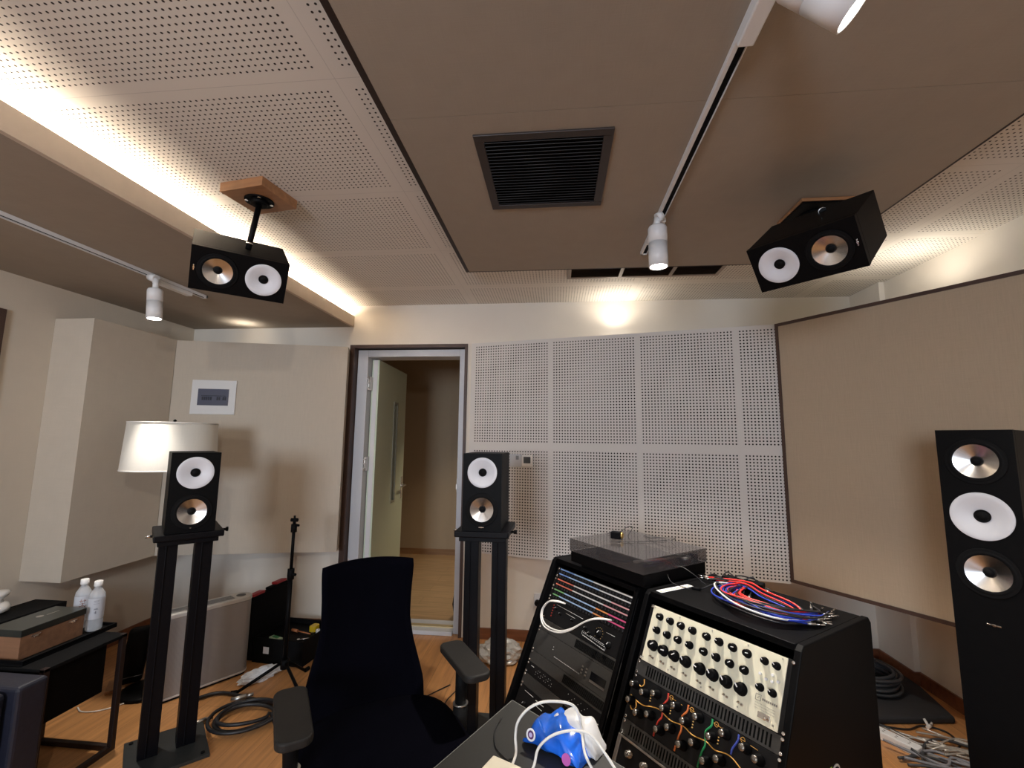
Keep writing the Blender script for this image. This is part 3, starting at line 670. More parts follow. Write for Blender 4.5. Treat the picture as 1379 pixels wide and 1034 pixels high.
# bottles
def bottle(label, x, y, txt):
    z0 = 0.5068; Q = T(x, y, z0)
    t = thing('water_bottle', label, 'bottle', Q, 'clear bottles with white caps')
    r = 0.031
    MB().lathe([(r*0.86, 0.0), (r, 0.006), (r, 0.045), (r*0.97, 0.05), (r, 0.055), (r, 0.15), (r*0.93, 0.165), (r*0.55, 0.185), (0.013, 0.192), (0.013, 0.200)], 32, Q).build('bottle_body', PLASTIC, t)
    MB().lathe([(0.0162, 0.198), (0.0165, 0.202), (0.0162, 0.221), (0.014, 0.2225)], 28, Q).build('cap', WHITEP, t)
    MB().lathe([(r+0.0006, 0.055), (r+0.0006, 0.148)], 40, Q, caps=False).build('label', mat('translucent label', (0.72, 0.74, 0.80), 0.5, alpha=0.75), t)
    m = MB(); d = -math.atan2(x, y)
    F = Q @ rz(math.atan2(-y, -x)-math.atan2(-1, 0)+PI)  # faces the camera along local -y
    F = Q @ rz(math.atan2(x, -y)+PI/2-PI/2)
    ang = math.atan2(-y, -x)
    def stroke(u0, v0, u1, v1, wd):
        # a small printed stroke wrapped on the bottle
        n = 4
        for k in range(n):
            ua, ub = u0+(u1-u0)*k/n, u0+(u1-u0)*(k+1)/n; va, vb = v0+(v1-v0)*k/n, v0+(v1-v0)*(k+1)/n
            pa_ = ang+ua/r; pb_ = ang+ub/r; rr = r+0.0012
            a = Vector((rr*math.cos(pa_), rr*math.sin(pa_), va)); b = Vector((rr*math.cos(pb_), rr*math.sin(pb_), vb))
            m.rod(tuple(a), tuple(b), wd, n=5, M=Q)
    for s in txt: stroke(*s)
    m.build('printed_marks', mat('brown red print', (0.25, 0.10, 0.07), 0.6) if 'left' in label else mat('grey print', (0.16, 0.16, 0.20), 0.6), t)
ch = [(-.012, .128, .012, .128, .0011), (-.006, .136, -.006, .120, .0009), (.006, .136, .006, .120, .0009), (-.010, .116, .010, .116, .001), (0, .120, 0, .100, .0011), (0, .112, -.012, .096, .001), (0, .112, .012, .096, .001), (-.012, .108, -.008, .103, .0009), (.012, .108, .008, .103, .0009)]
bottle('clear plastic water bottle with brown printed character, left of the pair on the tray', -2.275, 2.055, ch)
sm = [(-.010, .138, .010, .138, .0006), (-.008, .133, .008, .133, .0006), (-.010, .124, .010, .124, .0005), (-.006, .102, .006, .102, .0010), (-.008, .099, .008, .099, .0008), (0, .092, 0, .080, .0010), (-.004, .088, .004, .088, .0008), (-.004, .083, .004, .083, .0008)]
bottle('clear plastic water bottle with small grey print, right of the pair on the tray', -2.185, 2.040, sm)

# navy leather seat at the bottom left corner
t = thing('leather_armchair', 'dark navy leather armchair corner at the bottom left edge', 'armchair', (-2.3, 1.35, 0))
MB().b2(-2.55, -1.955, 1.572, 1.675, 0.03, 0.500).build('back_panel', NAVY, t, 0.014, 3)
MB().b2(-2.48, -1.990, 0.95, 1.568, 0.03, 0.492).build('arm_panel', NAVY, t, 0.022, 3)
# ================================================================== TOOL CASE, TRIPOD, CABLES ON THE FLOOR
KM = T(-1.935, 2.865, 0) @ rz(R(84))       # local x along the hinge side, y to the left/back
t = thing('tool_case', 'open black tool case with red latches on the floor beside the heater', 'tool case', KM @ T(0.2, -0.18, 0))
CL, CW = 0.34, 0.36
m = MB(); m.b2(0.0, CL, -CW, 0.0, 0.0005, 0.012, KM)
for a in ((0, CL, -CW, -CW+0.012), (0, CL, -0.012, 0), (0, 0.012, -CW+0.012, -0.012), (CL-0.012, CL, -CW+0.012, -0.012)): m.b2(a[0], a[1], a[2], a[3], 0.0122, 0.15, KM)
m.build('case_body', BLACKM, t, 0.004)
LM2 = KM @ T(0, 0.004, 0.152) @ Matrix.Rotation(R(-4), 4, 'X')
m = MB(); m.b2(0.0, CL, 0.006, 0.055, -0.145, 0.235, LM2); m.b2(0.16, CL-0.01, 0, 0.05, 0.2352, 0.252, LM2)
lid = m.build('case_lid', BLACKM, t, 0.006)
for x in (0.06, 0.27):
    z = 0.235 if x < 0.1 else 0.2525
    MB().b2(x-0.05, x+0.05, 0.006, 0.05, z+0.0003, z+0.016, LM2).build('latch', mat('red latch plastic', (0.42, 0.03, 0.04), 0.4), lid, 0.003)
m = MB(); m.b2(-0.0016, -0.0002, -0.12, -0.08, 0.06, 0.10, KM); m.build('sticker', LABELW, t)
m = MB(); m.b2(0.0125, CL-0.0125, -CW+0.0125, -0.0125, 0.115, 0.119, KM); m.build('inner_tray', BLACK, t)
def on(M_, x, y, z): return tuple(M_ @ Vector((x, y, z)))
# contents
TM = KM @ T(0.24, -0.27, 0.1195)
t2 = thing('tape_measure', 'yellow tape measure lying in the open tool case', 'tape measure', TM)
m = MB(); m.prism(rrect(-0.03, 0.035, -0.022, 0.026, 0.018), 0.0, 0.036, TM); m.build('housing', mat('yellow plastic', (0.75, 0.52, 0.02), 0.4), t2, 0.004)
MB().b2(-0.042, -0.0302, -0.018, -0.004, 0.001, 0.006, TM).build('tape_tongue', STEEL, t2)
tag(MB().lathe([(0.014, 0), (0.015, 0.02), (0.012, 0.030)], 18, KM @ T(0.20, -0.325, 0.1195)).build('glue_pot', WAX, None, 0, loc=on(KM, 0.20, -0.325, 0.1195)), 'tiny white pot next to the yellow tape measure', 'pot')
tag(MB().rod(on(KM, 0.17, -0.29, 0.129), on(KM, 0.19, -0.18, 0.129), 0.004).rod(on(KM, 0.19, -0.18, 0.129), on(KM, 0.20, -0.13, 0.129), 0.009).build('screwdriver', mat('orange brown plastic', (0.45, 0.16, 0.06), 0.4), None, loc=on(KM, 0.18, -0.2, 0.12)), 'orange brown screwdriver in the tool case', 'screwdriver')
m = MB(); m.box((0, 0, 0), (0.09, 0.035, 0.012), KM @ T(0.07, -0.11, 0.126) @ rz(1.3)); g = thing('multitool_pack', 'pale green and white blister card at the left of the tool case', 'blister card', KM @ T(0.07, -0.11, 0.12))
m.build('card', mat('pale green card', (0.45, 0.55, 0.38), 0.5), g, 0.002)
MB().box((0, 0, 0), (0.05, 0.02, 0.004), KM @ T(0.07, -0.11, 0.1345) @ rz(1.3)).build('green_window', mat('green print', (0.05, 0.22, 0.08), 0.5), g)
tag(MB().rod(on(KM, 0.09, -0.27, 0.124), on(KM, 0.12, -0.32, 0.124), 0.0045).lathe([(0.009, 0), (0.009, 0.008)], 14, KM @ T(0.088, -0.262, 0.1195)).build('spanner', CHROME, None, loc=on(KM, 0.10, -0.30, 0.12)), 'small chrome spanner at the front of the tool case', 'spanner')

# black tripod stand (microphone / light stand)
px, py = -1.565, 2.62
t = thing('tripod_stand', 'black folding tripod stand in front of the open tool case', 'tripod', (px, py, 0))
MB().rod((px, py, 0.10), (px, py, 0.62), 0.0125, n=16).build('lower_tube', BLACK, t)
MB().rod((px, py, 0.62), (px, py, 0.93), 0.009, n=16).build('upper_tube', BLACK, t)
m = MB(); m.rod((px, py, 0.59), (px, py, 0.65), 0.019, n=16); m.rod((px, py, 0.62), (px+0.035, py-0.01, 0.62), 0.008); m.build('height_clamp', RUBBER, t)
m = MB(); m.rod((px, py, 0.86), (px, py, 0.905), 0.017, n=16); m.rod((px-0.02, py, 0.93), (px+0.02, py, 0.93), 0.011); m.rod((px+0.012, py, 0.90), (px+0.034, py-0.008, 0.90), 0.007); m.rod((px, py, 0.93), (px, py, 0.955), 0.006)
m.build('tip_clamp', RUBBER, t)
m = MB(); m.rod((px, py, 0.10), (px, py, 0.15), 0.022, n=16); m.build('leg_hub', RUBBER, t)
for a, sp_ in ((-38, 0.34), (78, 0.17), (207, 0.23)):
    e = Vector((math.cos(R(a)), math.sin(R(a)), 0))
    tip = Vector((px, py, 0.012))+e*sp_
    lg = MB().rod(tuple(Vector((px, py, 0.13))+e*0.02), tuple(tip), 0.0085).build('leg', BLACK, t)
    MB().rod(tuple(tip), tuple(tip+e*0.03), 0.012).build('foot', RUBBER, lg)

# white crumpled plastic bag
def blob(name, m_, M_, sx, sy, sz, seed, label, cat, amp=0.35, sub=4):
    rnd = random.Random(seed); bm = bmesh.new(); bmesh.ops.create_icosphere(bm, subdivisions=sub, radius=1)
    ph = [(rnd.uniform(3, 9), Vector((rnd.uniform(-1, 1), rnd.uniform(-1, 1), rnd.uniform(-1, 1))).normalized(), rnd.uniform(0, 6)) for _ in range(12)]
    m = MB()
    vs = []
    for v in bm.verts:
        p = v.co; k = 1+amp*sum(abs(math.sin(f*p.dot(d)+o)) - 0.6 for f, d, o in ph)/6
        q = Vector((p.x*sx*k, p.y*sy*k, p.z*sz*k)); q.z = max(q.z, -sz*0.75)+sz*0.75+0.0015
        vs.append(q)
    m.add(vs, [[v.index for v in f.verts] for f in bm.faces], False, M_); bm.free()
    o = m.build(name, m_, None, loc=tuple(M_.translation)); return tag(o, label, cat)
WPL = mat('white plastic film', (0.80, 0.82, 0.85), 0.3)
blob('plastic_bag', WPL, T(-1.745, 2.675, 0.0) @ rz(0.93), 0.105, 0.042, 0.036, 3, 'crumpled white plastic bag on the floor in front of the tool case', 'plastic bag', 0.6)
blob('foil_bag', mat('silvery film', (0.50, 0.49, 0.46), 0.25, metal=0.3), T(-0.37, 3.08, 0.0) @ rz(0.1), 0.135, 0.10, 0.070, 5, 'crumpled silvery plastic wrapping on the floor between middle stand and rack', 'wrapping', 0.42)
blob('foil_bag', mat('silvery film', (0.50, 0.49, 0.46), 0.25), T(0.03, 3.08, 0.0) @ rz(0.2), 0.10, 0.09, 0.10, 8, 'crumpled silvery wrapping against the wall left of the rack, under the socket', 'wrapping', 0.6)

def coil(label, cx, cy, r, n, m_, wr, seed, tail=None, z0=0.0, name='cable_coil', ell=0.85, rot=0.3):
    rnd = random.Random(seed); t = thing(name, label, 'cable', (cx, cy, z0))
    pts = []
    N = 26*n
    for i in range(N):
        a = 2*PI*i/26; k = i/N
        rr = r*(0.88+0.14*math.sin(a*0.37+seed)+0.03*math.sin(3.1*a)); x = rr*math.cos(a); y = rr*math.sin(a)*ell
        pts.append((cx+x*math.cos(rot)-y*math.sin(rot), cy+x*math.sin(rot)+y*math.cos(rot), z0+wr*1.1+(i/26.0)*wr*0.9+0.5*wr*math.sin(a*1.7)+0.5*wr))
    if tail: pts += [Vector(p) for p in tail]
    MB().tube(cr(pts, 2), wr, 8).build('cable', m_, t)
    return t, pts
tc_, pts = coil('thick black cable coiled on the wood floor right of the left stand', -1.56, 2.30, 0.165, 4, BCAB, 0.0085, 2, tail=[(-1.30, 2.20, 0.01), (-1.18, 2.22, 0.01)])
for p, q in (((-1.72, 2.40, 0.035), (-1.66, 2.44, 0.04)), ((-1.79, 2.22, 0.012), (-1.75, 2.27, 0.014))):
    MB().rod(p, q, 0.012).rod(q, tuple(Vector(q)+(Vector(q)-Vector(p))*0.45), 0.008).build('plug', STEEL, tc_)
def cord(label, pts, r=0.004, m_=BCAB, name='cord', cat='cord', group=None):
    o = MB().tube(cr(pts, 8), r, 7).build(name, m_, None, loc=tuple(pts[0])); return tag(o, label, cat, group)
cord('black cable curving from the tripod foot towards the chair', [(-1.97, 2.40, 0.012), (-1.86, 2.50, 0.012), (-1.66, 2.47, 0.012), (-1.40, 2.42, 0.012), (-1.22, 2.38, 0.012)], 0.0095)
cord('thin black cord looped on the floor by the right chair arm', [(-0.62, 2.75, 0.004), (-0.72, 2.62, 0.004), (-0.80, 2.48, 0.004), (-0.72, 2.38, 0.004), (-0.60, 2.44, 0.004), (-0.60, 2.60, 0.004), (-0.52, 2.80, 0.004), (-0.42, 2.90, 0.004)], 0.003)

# ================================================================== WALL DEVICES
# distribution box on the slanted panel
bd = Vector((1.168, 0.287, 0)).normalized(); bn = Vector((bd.y, -bd.x, 0))
DMx = frame((-2.490, 3.0245, 1.704), tuple(bd), tuple(-bn), (0, 0, 1))
t = thing('distribution_box', 'white square electrical box with dark window on the cloth panel', 'electrical box', DMx)
MB().b2(-0.150, 0.150, -0.014, -0.0005, -0.125, 0.125, DMx).build('cover_plate', WHITEP, t, 0.003)
MB().b2(-0.104, 0.104, -0.0165, -0.0142, -0.060, 0.060, DMx).build('window', mat('smoked blue grey window', (0.10, 0.11, 0.16), 0.2), t, 0.001)
m = MB()
for k in range(9):
    x = -0.075+k*0.014+(0.03 if k > 4 else 0)+(0.012 if k > 6 else 0); m.b2(x, x+0.010, -0.0185, -0.0166, -0.022, 0.002, DMx)
m.b2(-0.080, 0.085, -0.0175, -0.0166, 0.008, 0.012, DMx)
m.build('breaker_switches', mat('breaker blue black', (0.015, 0.018, 0.035), 0.4), t)
MB().b2(-0.03, 0.03, -0.0155, -0.0142, -0.085, -0.070, DMx).build('window_latch', WHITEP, t)
def on_peg(u, z): return PM @ T(u, -0.0005, z)
q = on_peg(0.372, 1.272)
t = thing('wall_switch', 'grey white wall control beside the middle speaker', 'wall control', q)
MB().b2(-0.045, 0.045, -0.012, 0, -0.045, 0.045, q).build('cover_plate', mat('pale grey plastic', (0.60, 0.62, 0.66), 0.4), t, 0.003)
MB().b2(0.004, 0.026, -0.0135, -0.0122, 0.006, 0.034, q).build('display', mat('grey display', (0.25, 0.27, 0.30), 0.3), t)
q = on_peg(0.462, 1.272)
t = thing('thermostat', 'small white square thermostat with dark display on the perforated board', 'thermostat', q)
MB().b2(-0.043, 0.043, -0.016, 0, -0.043, 0.043, q).build('cover_plate', WAX, t, 0.004)
MB().b2(-0.026, 0.026, -0.0175, -0.0162, -0.018, 0.028, q).build('display', mat('dark display', (0.04, 0.045, 0.05), 0.15), t)
t = thing('wall_socket', 'white wall socket near the floor left of the rack', 'socket', (-0.115, YF, 0.285))
MB().b2(-0.165, -0.075, YF-0.010, YF-0.0005, 0.24, 0.33).build('socket_plate', WHITEP, t, 0.002)
m = MB()
for x, z in ((-0.10, 0.305), (-0.088, 0.305), (-0.10, 0.27), (-0.088, 0.27)): m.b2(x-0.002, x+0.002, YF-0.0108, YF-0.0101, z-0.004, z+0.004)
m.build('pin_slots', RUBBER, t)
t = thing('power_plug', 'round black plug in the wall socket with its cord running down', 'plug', (-0.135, YF-0.011, 0.265))
MB().lathe([(0.020, 0.011), (0.021, 0.03), (0.016, 0.045)], 20, T(-0.140, YF, 0.268) @ Matrix.Rotation(R(90), 4, 'X')).build('plug_body', RUBBER, t)
MB().tube(cr([(-0.140, YF-0.04, 0.25), (-0.15, YF-0.05, 0.18), (-0.17, YF-0.07, 0.09), (-0.175, YF-0.12, 0.02), (-0.18, YF-0.25, 0.004), (-0.19, YF-0.50, 0.004)]), 0.004).build('cord', BCAB, t)

# ================================================================== OFFICE CHAIR
KC = T(-0.535, 1.475, 0) @ rz(R(34))
t = thing('office_chair', 'black mesh office chair with grey arm pads facing the desk', 'office chair', KC)
# seat cushion (front is -y)
def superring(hx, y0, y1, z, n=40, p=3.2):
    cy = (y0+y1)/2; hy = (y1-y0)/2; out = []
    for k in range(n):
        a = 2*PI*k/n; c, s = math.cos(a), math.sin(a)
        out.append((hx*math.copysign(abs(c)**(2/p), c), cy+hy*math.copysign(abs(s)**(2/p), s), z))
    return out
m = MB(); m.loft([superring(0.20, -0.22, 0.20, 0.405), superring(0.245, -0.27, 0.24, 0.415), superring(0.255, -0.28, 0.25, 0.45), superring(0.25, -0.275, 0.245, 0.478), superring(0.225, -0.25, 0.22, 0.490), superring(0.15, -0.17, 0.15, 0.486)], M=KC)
m.build('seat', MESHF, t)
# backrest: curved shell
def bw(z):
    P = [(0.46, 0.205), (0.54, 0.205), (0.60, 0.190), (0.68, 0.168), (0.76, 0.155), (0.84, 0.157), (0.92, 0.162), (0.965, 0.163)]
    for i in range(len(P)-1):
        if z <= P[i+1][0]: k = (z-P[i][0])/(P[i+1][0]-P[i][0]); return P[i][1]+(P[i+1][1]-P[i][1])*k
    return P[-1][1]
rings = []
NZ = 22
for j in range(NZ+1):
    z = 0.46+(0.96-0.46)*j/NZ; w_ = bw(z); yc = 0.245+0.035*math.sin((z-0.46)/0.5*PI*0.9)+0.035*((z-0.46)/0.5)**2
    th = 0.016 if j < NZ else 0.006
    ring = []; N = 14
    for k in range(N+1):
        x = -w_+2*w_*k/N; ring.append((x, yc-th-0.045*(x/w_)**2*0.9, z+(0.010*(1-(x/w_)**2) if j == NZ else 0)))
    for k in range(N+1):
        x = w_-2*w_*k/N; ring.append((x, yc+th-0.045*(x/w_)**2*0.9, z+(0.010*(1-(x/w_)**2) if j == NZ else 0)))
    rings.append([(x_-0.02, y_, z_) for x_, y_, z_ in ring])
MB().loft(rings, M=KC).build('backrest', MESHF, t)
m = MB(); m.rod((0, 0.25, 0.40), (0, 0.32, 0.62), 0.022, M=KC); m.box((0, 0.16, 0.385), (0.09, 0.26, 0.03), KC); m.build('back_support', RUBBER, t)
for s in (-1, 1):
    y0 = 0.04*s
    m = MB(); m.prism(rrect(s*0.272-0.046, s*0.272+0.046, y0-0.15, y0+0.13, 0.030), 0.640, 0.664, KC @ T(0, 0, 0)); m.build('arm_pad', PADG, t, 0.006, 3)
    m = MB(); m.rod((s*0.268, y0+0.0, 0.50), (s*0.272, y0, 0.639), 0.019, 0.023, 16, KC); m.build('arm_column', RUBBER, t)
    m = MB(); m.rod((s*0.262, y0, 0.36), (s*0.268, y0, 0.51), 0.027, 0.025, 16, KC); m.rod((s*0.262, y0, 0.375), (s*0.06, y0*0.3, 0.375), 0.018, M=KC); m.build('arm_bracket', RUBBER, t)
    m = MB(); m.rod((s*0.268, y0, 0.508), (s*0.268, y0, 0.512), 0.0265, 0.0265, 20, KC); m.build('arm_ring', STEEL, t)
MB().rod((0, 0, 0.10), (0, 0, 0.37), 0.027, n=20, M=KC).build('gas_column', RUBBER, t)
for k in range(5):
    a = 2*PI*k/5+0.3; e = Vector((math.cos(a), math.sin(a), 0))
    lg = MB().rod((0, 0, 0.105), tuple(e*0.30+Vector((0, 0, 0.075))), 0.024, 0.014, 12, KC).build('base_arm', RUBBER, t)
    cpt = e*0.30; Cq = KC @ T(cpt.x, cpt.y, 0.030) @ rz(a+PI/2) @ Matrix.Rotation(R(90), 4, 'Y')
    MB().lathe([(0.024, -0.022), (0.0285, -0.018), (0.0285, -0.004), (0.018, -0.003), (0.018, 0.003), (0.0285, 0.004), (0.0285, 0.018), (0.024, 0.022)], 20, Cq).build('caster', BLACKM, lg)

# ================================================================== RACKS
PH = R(-52.5); TL_ = R(24.5)
u = Vector((math.cos(PH), math.sin(PH), 0)); w = Vector((-u.y, u.x, 0)); sv = -w*math.sin(TL_)-Vector((0, 0, 1))*math.cos(TL_)
nv_ = u.cross(sv)
def rack(label, FL, ztop, group):
    """FL = front-left top corner (x, y)"""
    Q = frame((FL[0], FL[1], 0), tuple(u), tuple(w), (0, 0, 1))
    t = thing('equipment_rack', label, 'equipment rack', Q, group)
    tt = math.tan(TL_); zk = 0.28; wk = -(ztop-zk)*tt
    prof = [(0.012, ztop), (0.400, ztop), (0.415, ztop-0.018), (0.415, 0.0), (wk, 0.0), (wk, zk), (-0.012*tt*0.6, ztop-0.012)]
    RM = Matrix(((0, 0, 1, 0), (1, 0, 0, 0), (0, 1, 0, 0), (0, 0, 0, 1)))   # (a,b,c)->(c,a,b)
    for x0, x1 in ((0.0, 0.020), (0.510, 0.530)):
        m = MB(); m.prism(prof, x0, x1, Q @ RM); m.build('side_panel', BLACK, t, 0.003)
    MB().b2(0.0202, 0.5098, 0.006, 0.395, ztop-0.020, ztop-0.001, Q).build('top_panel', BLACK, t, 0.002)
    MB().b2(0.0202, 0.5098, 0.395, 0.413, 0.02, ztop-0.021, Q).build('back_panel', BLACKM, t)
    MB().b2(0.0202, 0.5098, wk+0.02, 0.394, 0.02, 0.04, Q).build('bottom_panel', BLACKM, t)
    m = MB(); m.b2(0.0202, 0.5098, wk+0.004, wk+0.016, 0.0405, zk-0.03, Q); m.build('kick_panel', BLACKM, t)
    return t, Q
PL_ = Vector((0.0101, 2.162, 0.835)); PR_ = Vector((0.3245, 1.685, 0.8185))
rackL, QLk = rack('black sloped equipment rack on the left, carrying the turntable', (-0.020, 2.212), 0.873, 'sloped equipment racks')
rackR, QRk = rack('black sloped equipment rack on the right with cream front unit', (0.3175, 1.741), 0.888, 'sloped equipment racks')
UM = {'L': frame(tuple(PL_), tuple(u), tuple(nv_), tuple(-sv)), 'R': frame(tuple(PR_), tuple(u), tuple(nv_), tuple(-sv))}
# unit-local: x along width (0 = left screw), y into the rack, z = up the slope (0 = first screw); use s = -z
UH = 0.04445
PANEL = mat('black anodised panel', (0.006, 0.006, 0.007), 0.4, noise=0.1, nscale=200, spec=0.3)
PANELG = mat('dark grey anodised panel', (0.060, 0.058, 0.055), 0.38, metal=0.3, noise=0.08, nscale=100)
def unit(side, name, label, cat, s0, nu, pm=None, depth=0.24, group=None):
    M_ = UM[side] @ T(0.2325, 0, -(s0+nu*UH/2))
    t = thing(name, label, cat, M_, group)
    h = nu*UH-0.0010
    MB().b2(-0.2413, 0.2413, 0, 0.003, -h/2, h/2, M_).build('front_panel', pm or PANEL, t, 0.0008)
    if depth: MB().b2(-0.215, 0.215, 0.0032, depth, -h/2+0.002, h/2-0.002, M_).build('chassis', BLACKM, t)
    scr = [(-0.2325, h/2-0.006), (0.2325, h/2-0.006)]+([(-0.2325, -h/2+0.006), (0.2325, -h/2+0.006)])
    for x, z in scr:
        MB().lathe([(0.0048, 0.0), (0.0048, 0.0018), (0.0032, 0.0034)], 12, M_ @ T(x, -0.0002, z) @ Matrix.Rotation(R(90), 4, 'X')).build('rack_screw', CHROME, t)
    return t, M_, h
def knob(t, M_, x, z, r, hgt, m_=None, mark=True, a=-0.6, name='knob'):
    D = M_ @ T(x, -0.0003, z) @ Matrix.Rotation(R(90), 4, 'X')
    k = MB().lathe([(r*1.18, 0), (r*1.18, hgt*0.18), (r, hgt*0.25), (r*0.9, hgt*0.92), (r*0.72, hgt)], 24, D).build(name, m_ or BLACK, t)
    if mark:
        MB().b2(-r*0.10, r*0.10, r*0.12, r*0.95, hgt*0.99, hgt*1.06, D @ Matrix.Rotation(a, 4, 'Z')).build('pointer_line', WHITEP, k)
    return k
def vent(side, label, s0, x0=-0.20, x1=0.215):
    t, M_, h = unit(side, 'vent_panel', label, 'vent panel', s0, 1, PANELG, 0, 'slotted vent panels')
    m = MB(); n = 40
    for i in range(n):
        x = x0+(x1-x0)*i/(n-1); m.b2(x-0.0022, x+0.0022, -0.0006, 0.0001, -h/2+0.007, h/2-0.007, M_)
    m.build('slots', mat('slot black', (0.003, 0.003, 0.003), 0.9, spec=0.1), t)
S0 = -0.0063
# --- left rack
def ramp(cols, k, n): return cols[min(int(k*len(cols)/n), len(cols)-1)]
rows = [[('b', .22), ('lb', .5), ('w', 1)], [('b', .16), ('lb', .6), ('w', 1)], [('r', .26), ('w', .78), ('p', 1)], [('r', .26), ('w', .7), ('p', 1)], [('g', .16), ('lb', .62), ('o', .78), ('m', 1)], [('g', .10), ('lb', .6), ('o', .76), ('m', 1)]]
cm = {'b': (0.18, 0.30, 0.62), 'lb': (0.42, 0.58, 0.82), 'w': (0.82, 0.80, 0.76), 'r': (0.75, 0.20, 0.13), 'p': (0.85, 0.45, 0.45), 'g': (0.25, 0.55, 0.22), 'o': (0.85, 0.35, 0.12), 'm': (0.80, 0.12, 0.28)}
labs = ['patch bay with blue to white label strips, topmost in the left rack', 'patch bay with red to pink label strips, second in the left rack', 'patch bay with green, blue and magenta label strips, third in the left rack']
for b in range(3):
    t, M_, h = unit('L', 'patch_bay', labs[b], 'patch bay', S0+b*UH, 1, None, 0.2, 'patch bays')
    for rI in range(2):
        zt = h/2-0.0055-rI*0.0205; x = -0.219
        prev = 0
        for c, e in rows[b*2+rI]:
            xa = -0.219+0.438*prev; xb = -0.219+0.438*e; prev = e
            MB().b2(xa, xb-0.0006, -0.0018, -0.0003, zt-0.0026, zt+0.0026, M_).build('label_strip', mat('label '+c, cm[c], 0.5), t)
        m = MB()
        for j in range(24):
            xx = -0.209+j*0.01817; m.lathe([(0.0042, 0), (0.0042, 0.0016), (0.0028, 0.0018)], 10, M_ @ T(xx, -0.0003, zt-0.0105) @ Matrix.Rotation(R(90), 4, 'X'), caps=False)
        m.build('jack_row', mat('jack nickel dark', (0.10, 0.10, 0.11), 0.4, metal=0.7), t)
WPR = mat('white print', (0.70, 0.70, 0.68), 0.6)
t, M_, h = unit('L', 'preamplifier', 'black two unit preamp with dials and white line print behind the white cable', 'audio unit', S0+3*UH, 2)
def UL(a, s): return (a-0.2325, -(s-(S0+3*UH+UH)))
for a, s, r in ((0.066, 0.158, 0.006), (0.10, 0.170, 0.005), (0.335, 0.166, 0.014), (0.395, 0.186, 0.012), (0.262, 0.172, 0.006), (0.29, 0.182, 0.006), (0.18, 0.170, 0.005)):
    x, z = UL(a, s); knob(t, M_, x, z, r, 0.012)
m = MB()
for (a0, s0, a1, s1) in ((0.06, 0.143, 0.235, 0.146), (0.13, 0.157, 0.19, 0.1585), (0.25, 0.197, 0.385, 0.2105), (0.25, 0.185, 0.385, 0.193), (0.385, 0.193, 0.385, 0.2105), (0.25, 0.185, 0.25, 0.197), (0.37, 0.150, 0.415, 0.150)):
    p = UL(a0, s0); q = UL(a1, s1); m.rod((p[0], -0.0006, p[1]), (q[0], -0.0006, q[1]), 0.0007, n=5, M=M_)
for i in range(24):
    a = 0.256+0.13*(i % 12)/12; s = 0.190+(i//12)*0.010+0.0105*(i % 12)/12*0.8; p = UL(a, s); m.b2(p[0], p[0]+0.006, -0.0012, -0.0002, p[1]-0.0012, p[1]+0.0012, M_)
m.build('printed_lines', WPR, t)
m = MB(); x, z = UL(0.335, 0.166)
for i in range(11):
    a = -0.7+i*0.46; m.b2(x+0.021*math.cos(a)-0.001, x+0.021*math.cos(a)+0.001, -0.0011, -0.0002, z+0.021*math.sin(a)-0.001, z+0.021*math.sin(a)+0.001, M_)
m.build('dial_dots', mat('gold print', (0.7, 0.5, 0.2), 0.5), t)
m = MB()
for i in range(5): x, z = UL(0.045+0.0*i, 0.150+i*0.011); m.lathe([(0.0028, 0), (0.0028, 0.002)], 10, M_ @ T(x, -0.0003, z) @ Matrix.Rotation(R(90), 4, 'X'))
m.build('indicator_lamps', mat('dim red lamp', (0.35, 0.03, 0.02), 0.3), t)
vent('L', 'slotted dark vent panel above the grey display unit', S0+5*UH, 0.0, 0.21)
t, M_, h = unit('L', 'display_unit', 'dark grey two unit processor with black display window at its right', 'audio unit', S0+6*UH, 2, PANELG)
def UD(a, s): return (a-0.2325, -(s-(S0+7*UH)))
x0, z0 = UD(0.352, 0.320); x1, z1 = UD(0.430, 0.294)
MB().b2(x0, x1, -0.0015, -0.0003, z0, z1, M_).build('display', mat('black glass', (0.004, 0.004, 0.005), 0.08), t)
MB().b2(x0, x1, -0.0010, -0.0003, z0-0.008, z0-0.0005, M_).build('display_ledge', STEEL, t)
m = MB()
for i in range(26): a = 0.14+i*0.0062; p = UD(a, 0.3255); m.lathe([(0.0014, 0), (0.0014, 0.001)], 8, M_ @ T(p[0], -0.0003, p[1]) @ Matrix.Rotation(R(90), 4, 'X'))
p = UD(0.12, 0.295); m.lathe([(0.0016, 0), (0.0016, 0.001)], 8, M_ @ T(p[0], -0.0003, p[1]) @ Matrix.Rotation(R(90), 4, 'X'))
p = UD(0.12, 0.305); m.lathe([(0.0016, 0), (0.0016, 0.001)], 8, M_ @ T(p[0], -0.0003, p[1]) @ Matrix.Rotation(R(90), 4, 'X'))
m.build('indicator_dots', WPR, t)
for i in range(6):
    p = UD(0.305+0.022*(i % 2), 0.296+0.011*(i//2)); MB().b2(p[0]-0.004, p[0]+0.004, -0.003, -0.0003, p[1]-0.0028, p[1]+0.0028, M_).build('button', STEEL, t, 0.0006)
vent('L', 'slotted dark vent panel directly below the grey display unit', S0+8*UH, -0.01, 0.215)
t, M_, h = unit('L', 'control_unit', 'black one unit device with rows of tiny white dots in the left rack', 'audio unit', S0+9*UH, 1)
m = MB()
for i in range(30):
    x = -0.17+0.012*(i % 10)+(0.21 if i % 3 == 0 else 0); z = 0.010-0.009*(i//10); m.lathe([(0.0013, 0), (0.0013, 0.001)], 8, M_ @ T(x, -0.0003, z) @ Matrix.Rotation(R(90), 4, 'X'))
m.b2(-0.21, -0.19, -0.001, -0.0002, 0.010, 0.0125, M_); m.b2(0.20, 0.215, -0.001, -0.0002, -0.012, -0.0095, M_)
m.build('printed_marks', WPR, t)
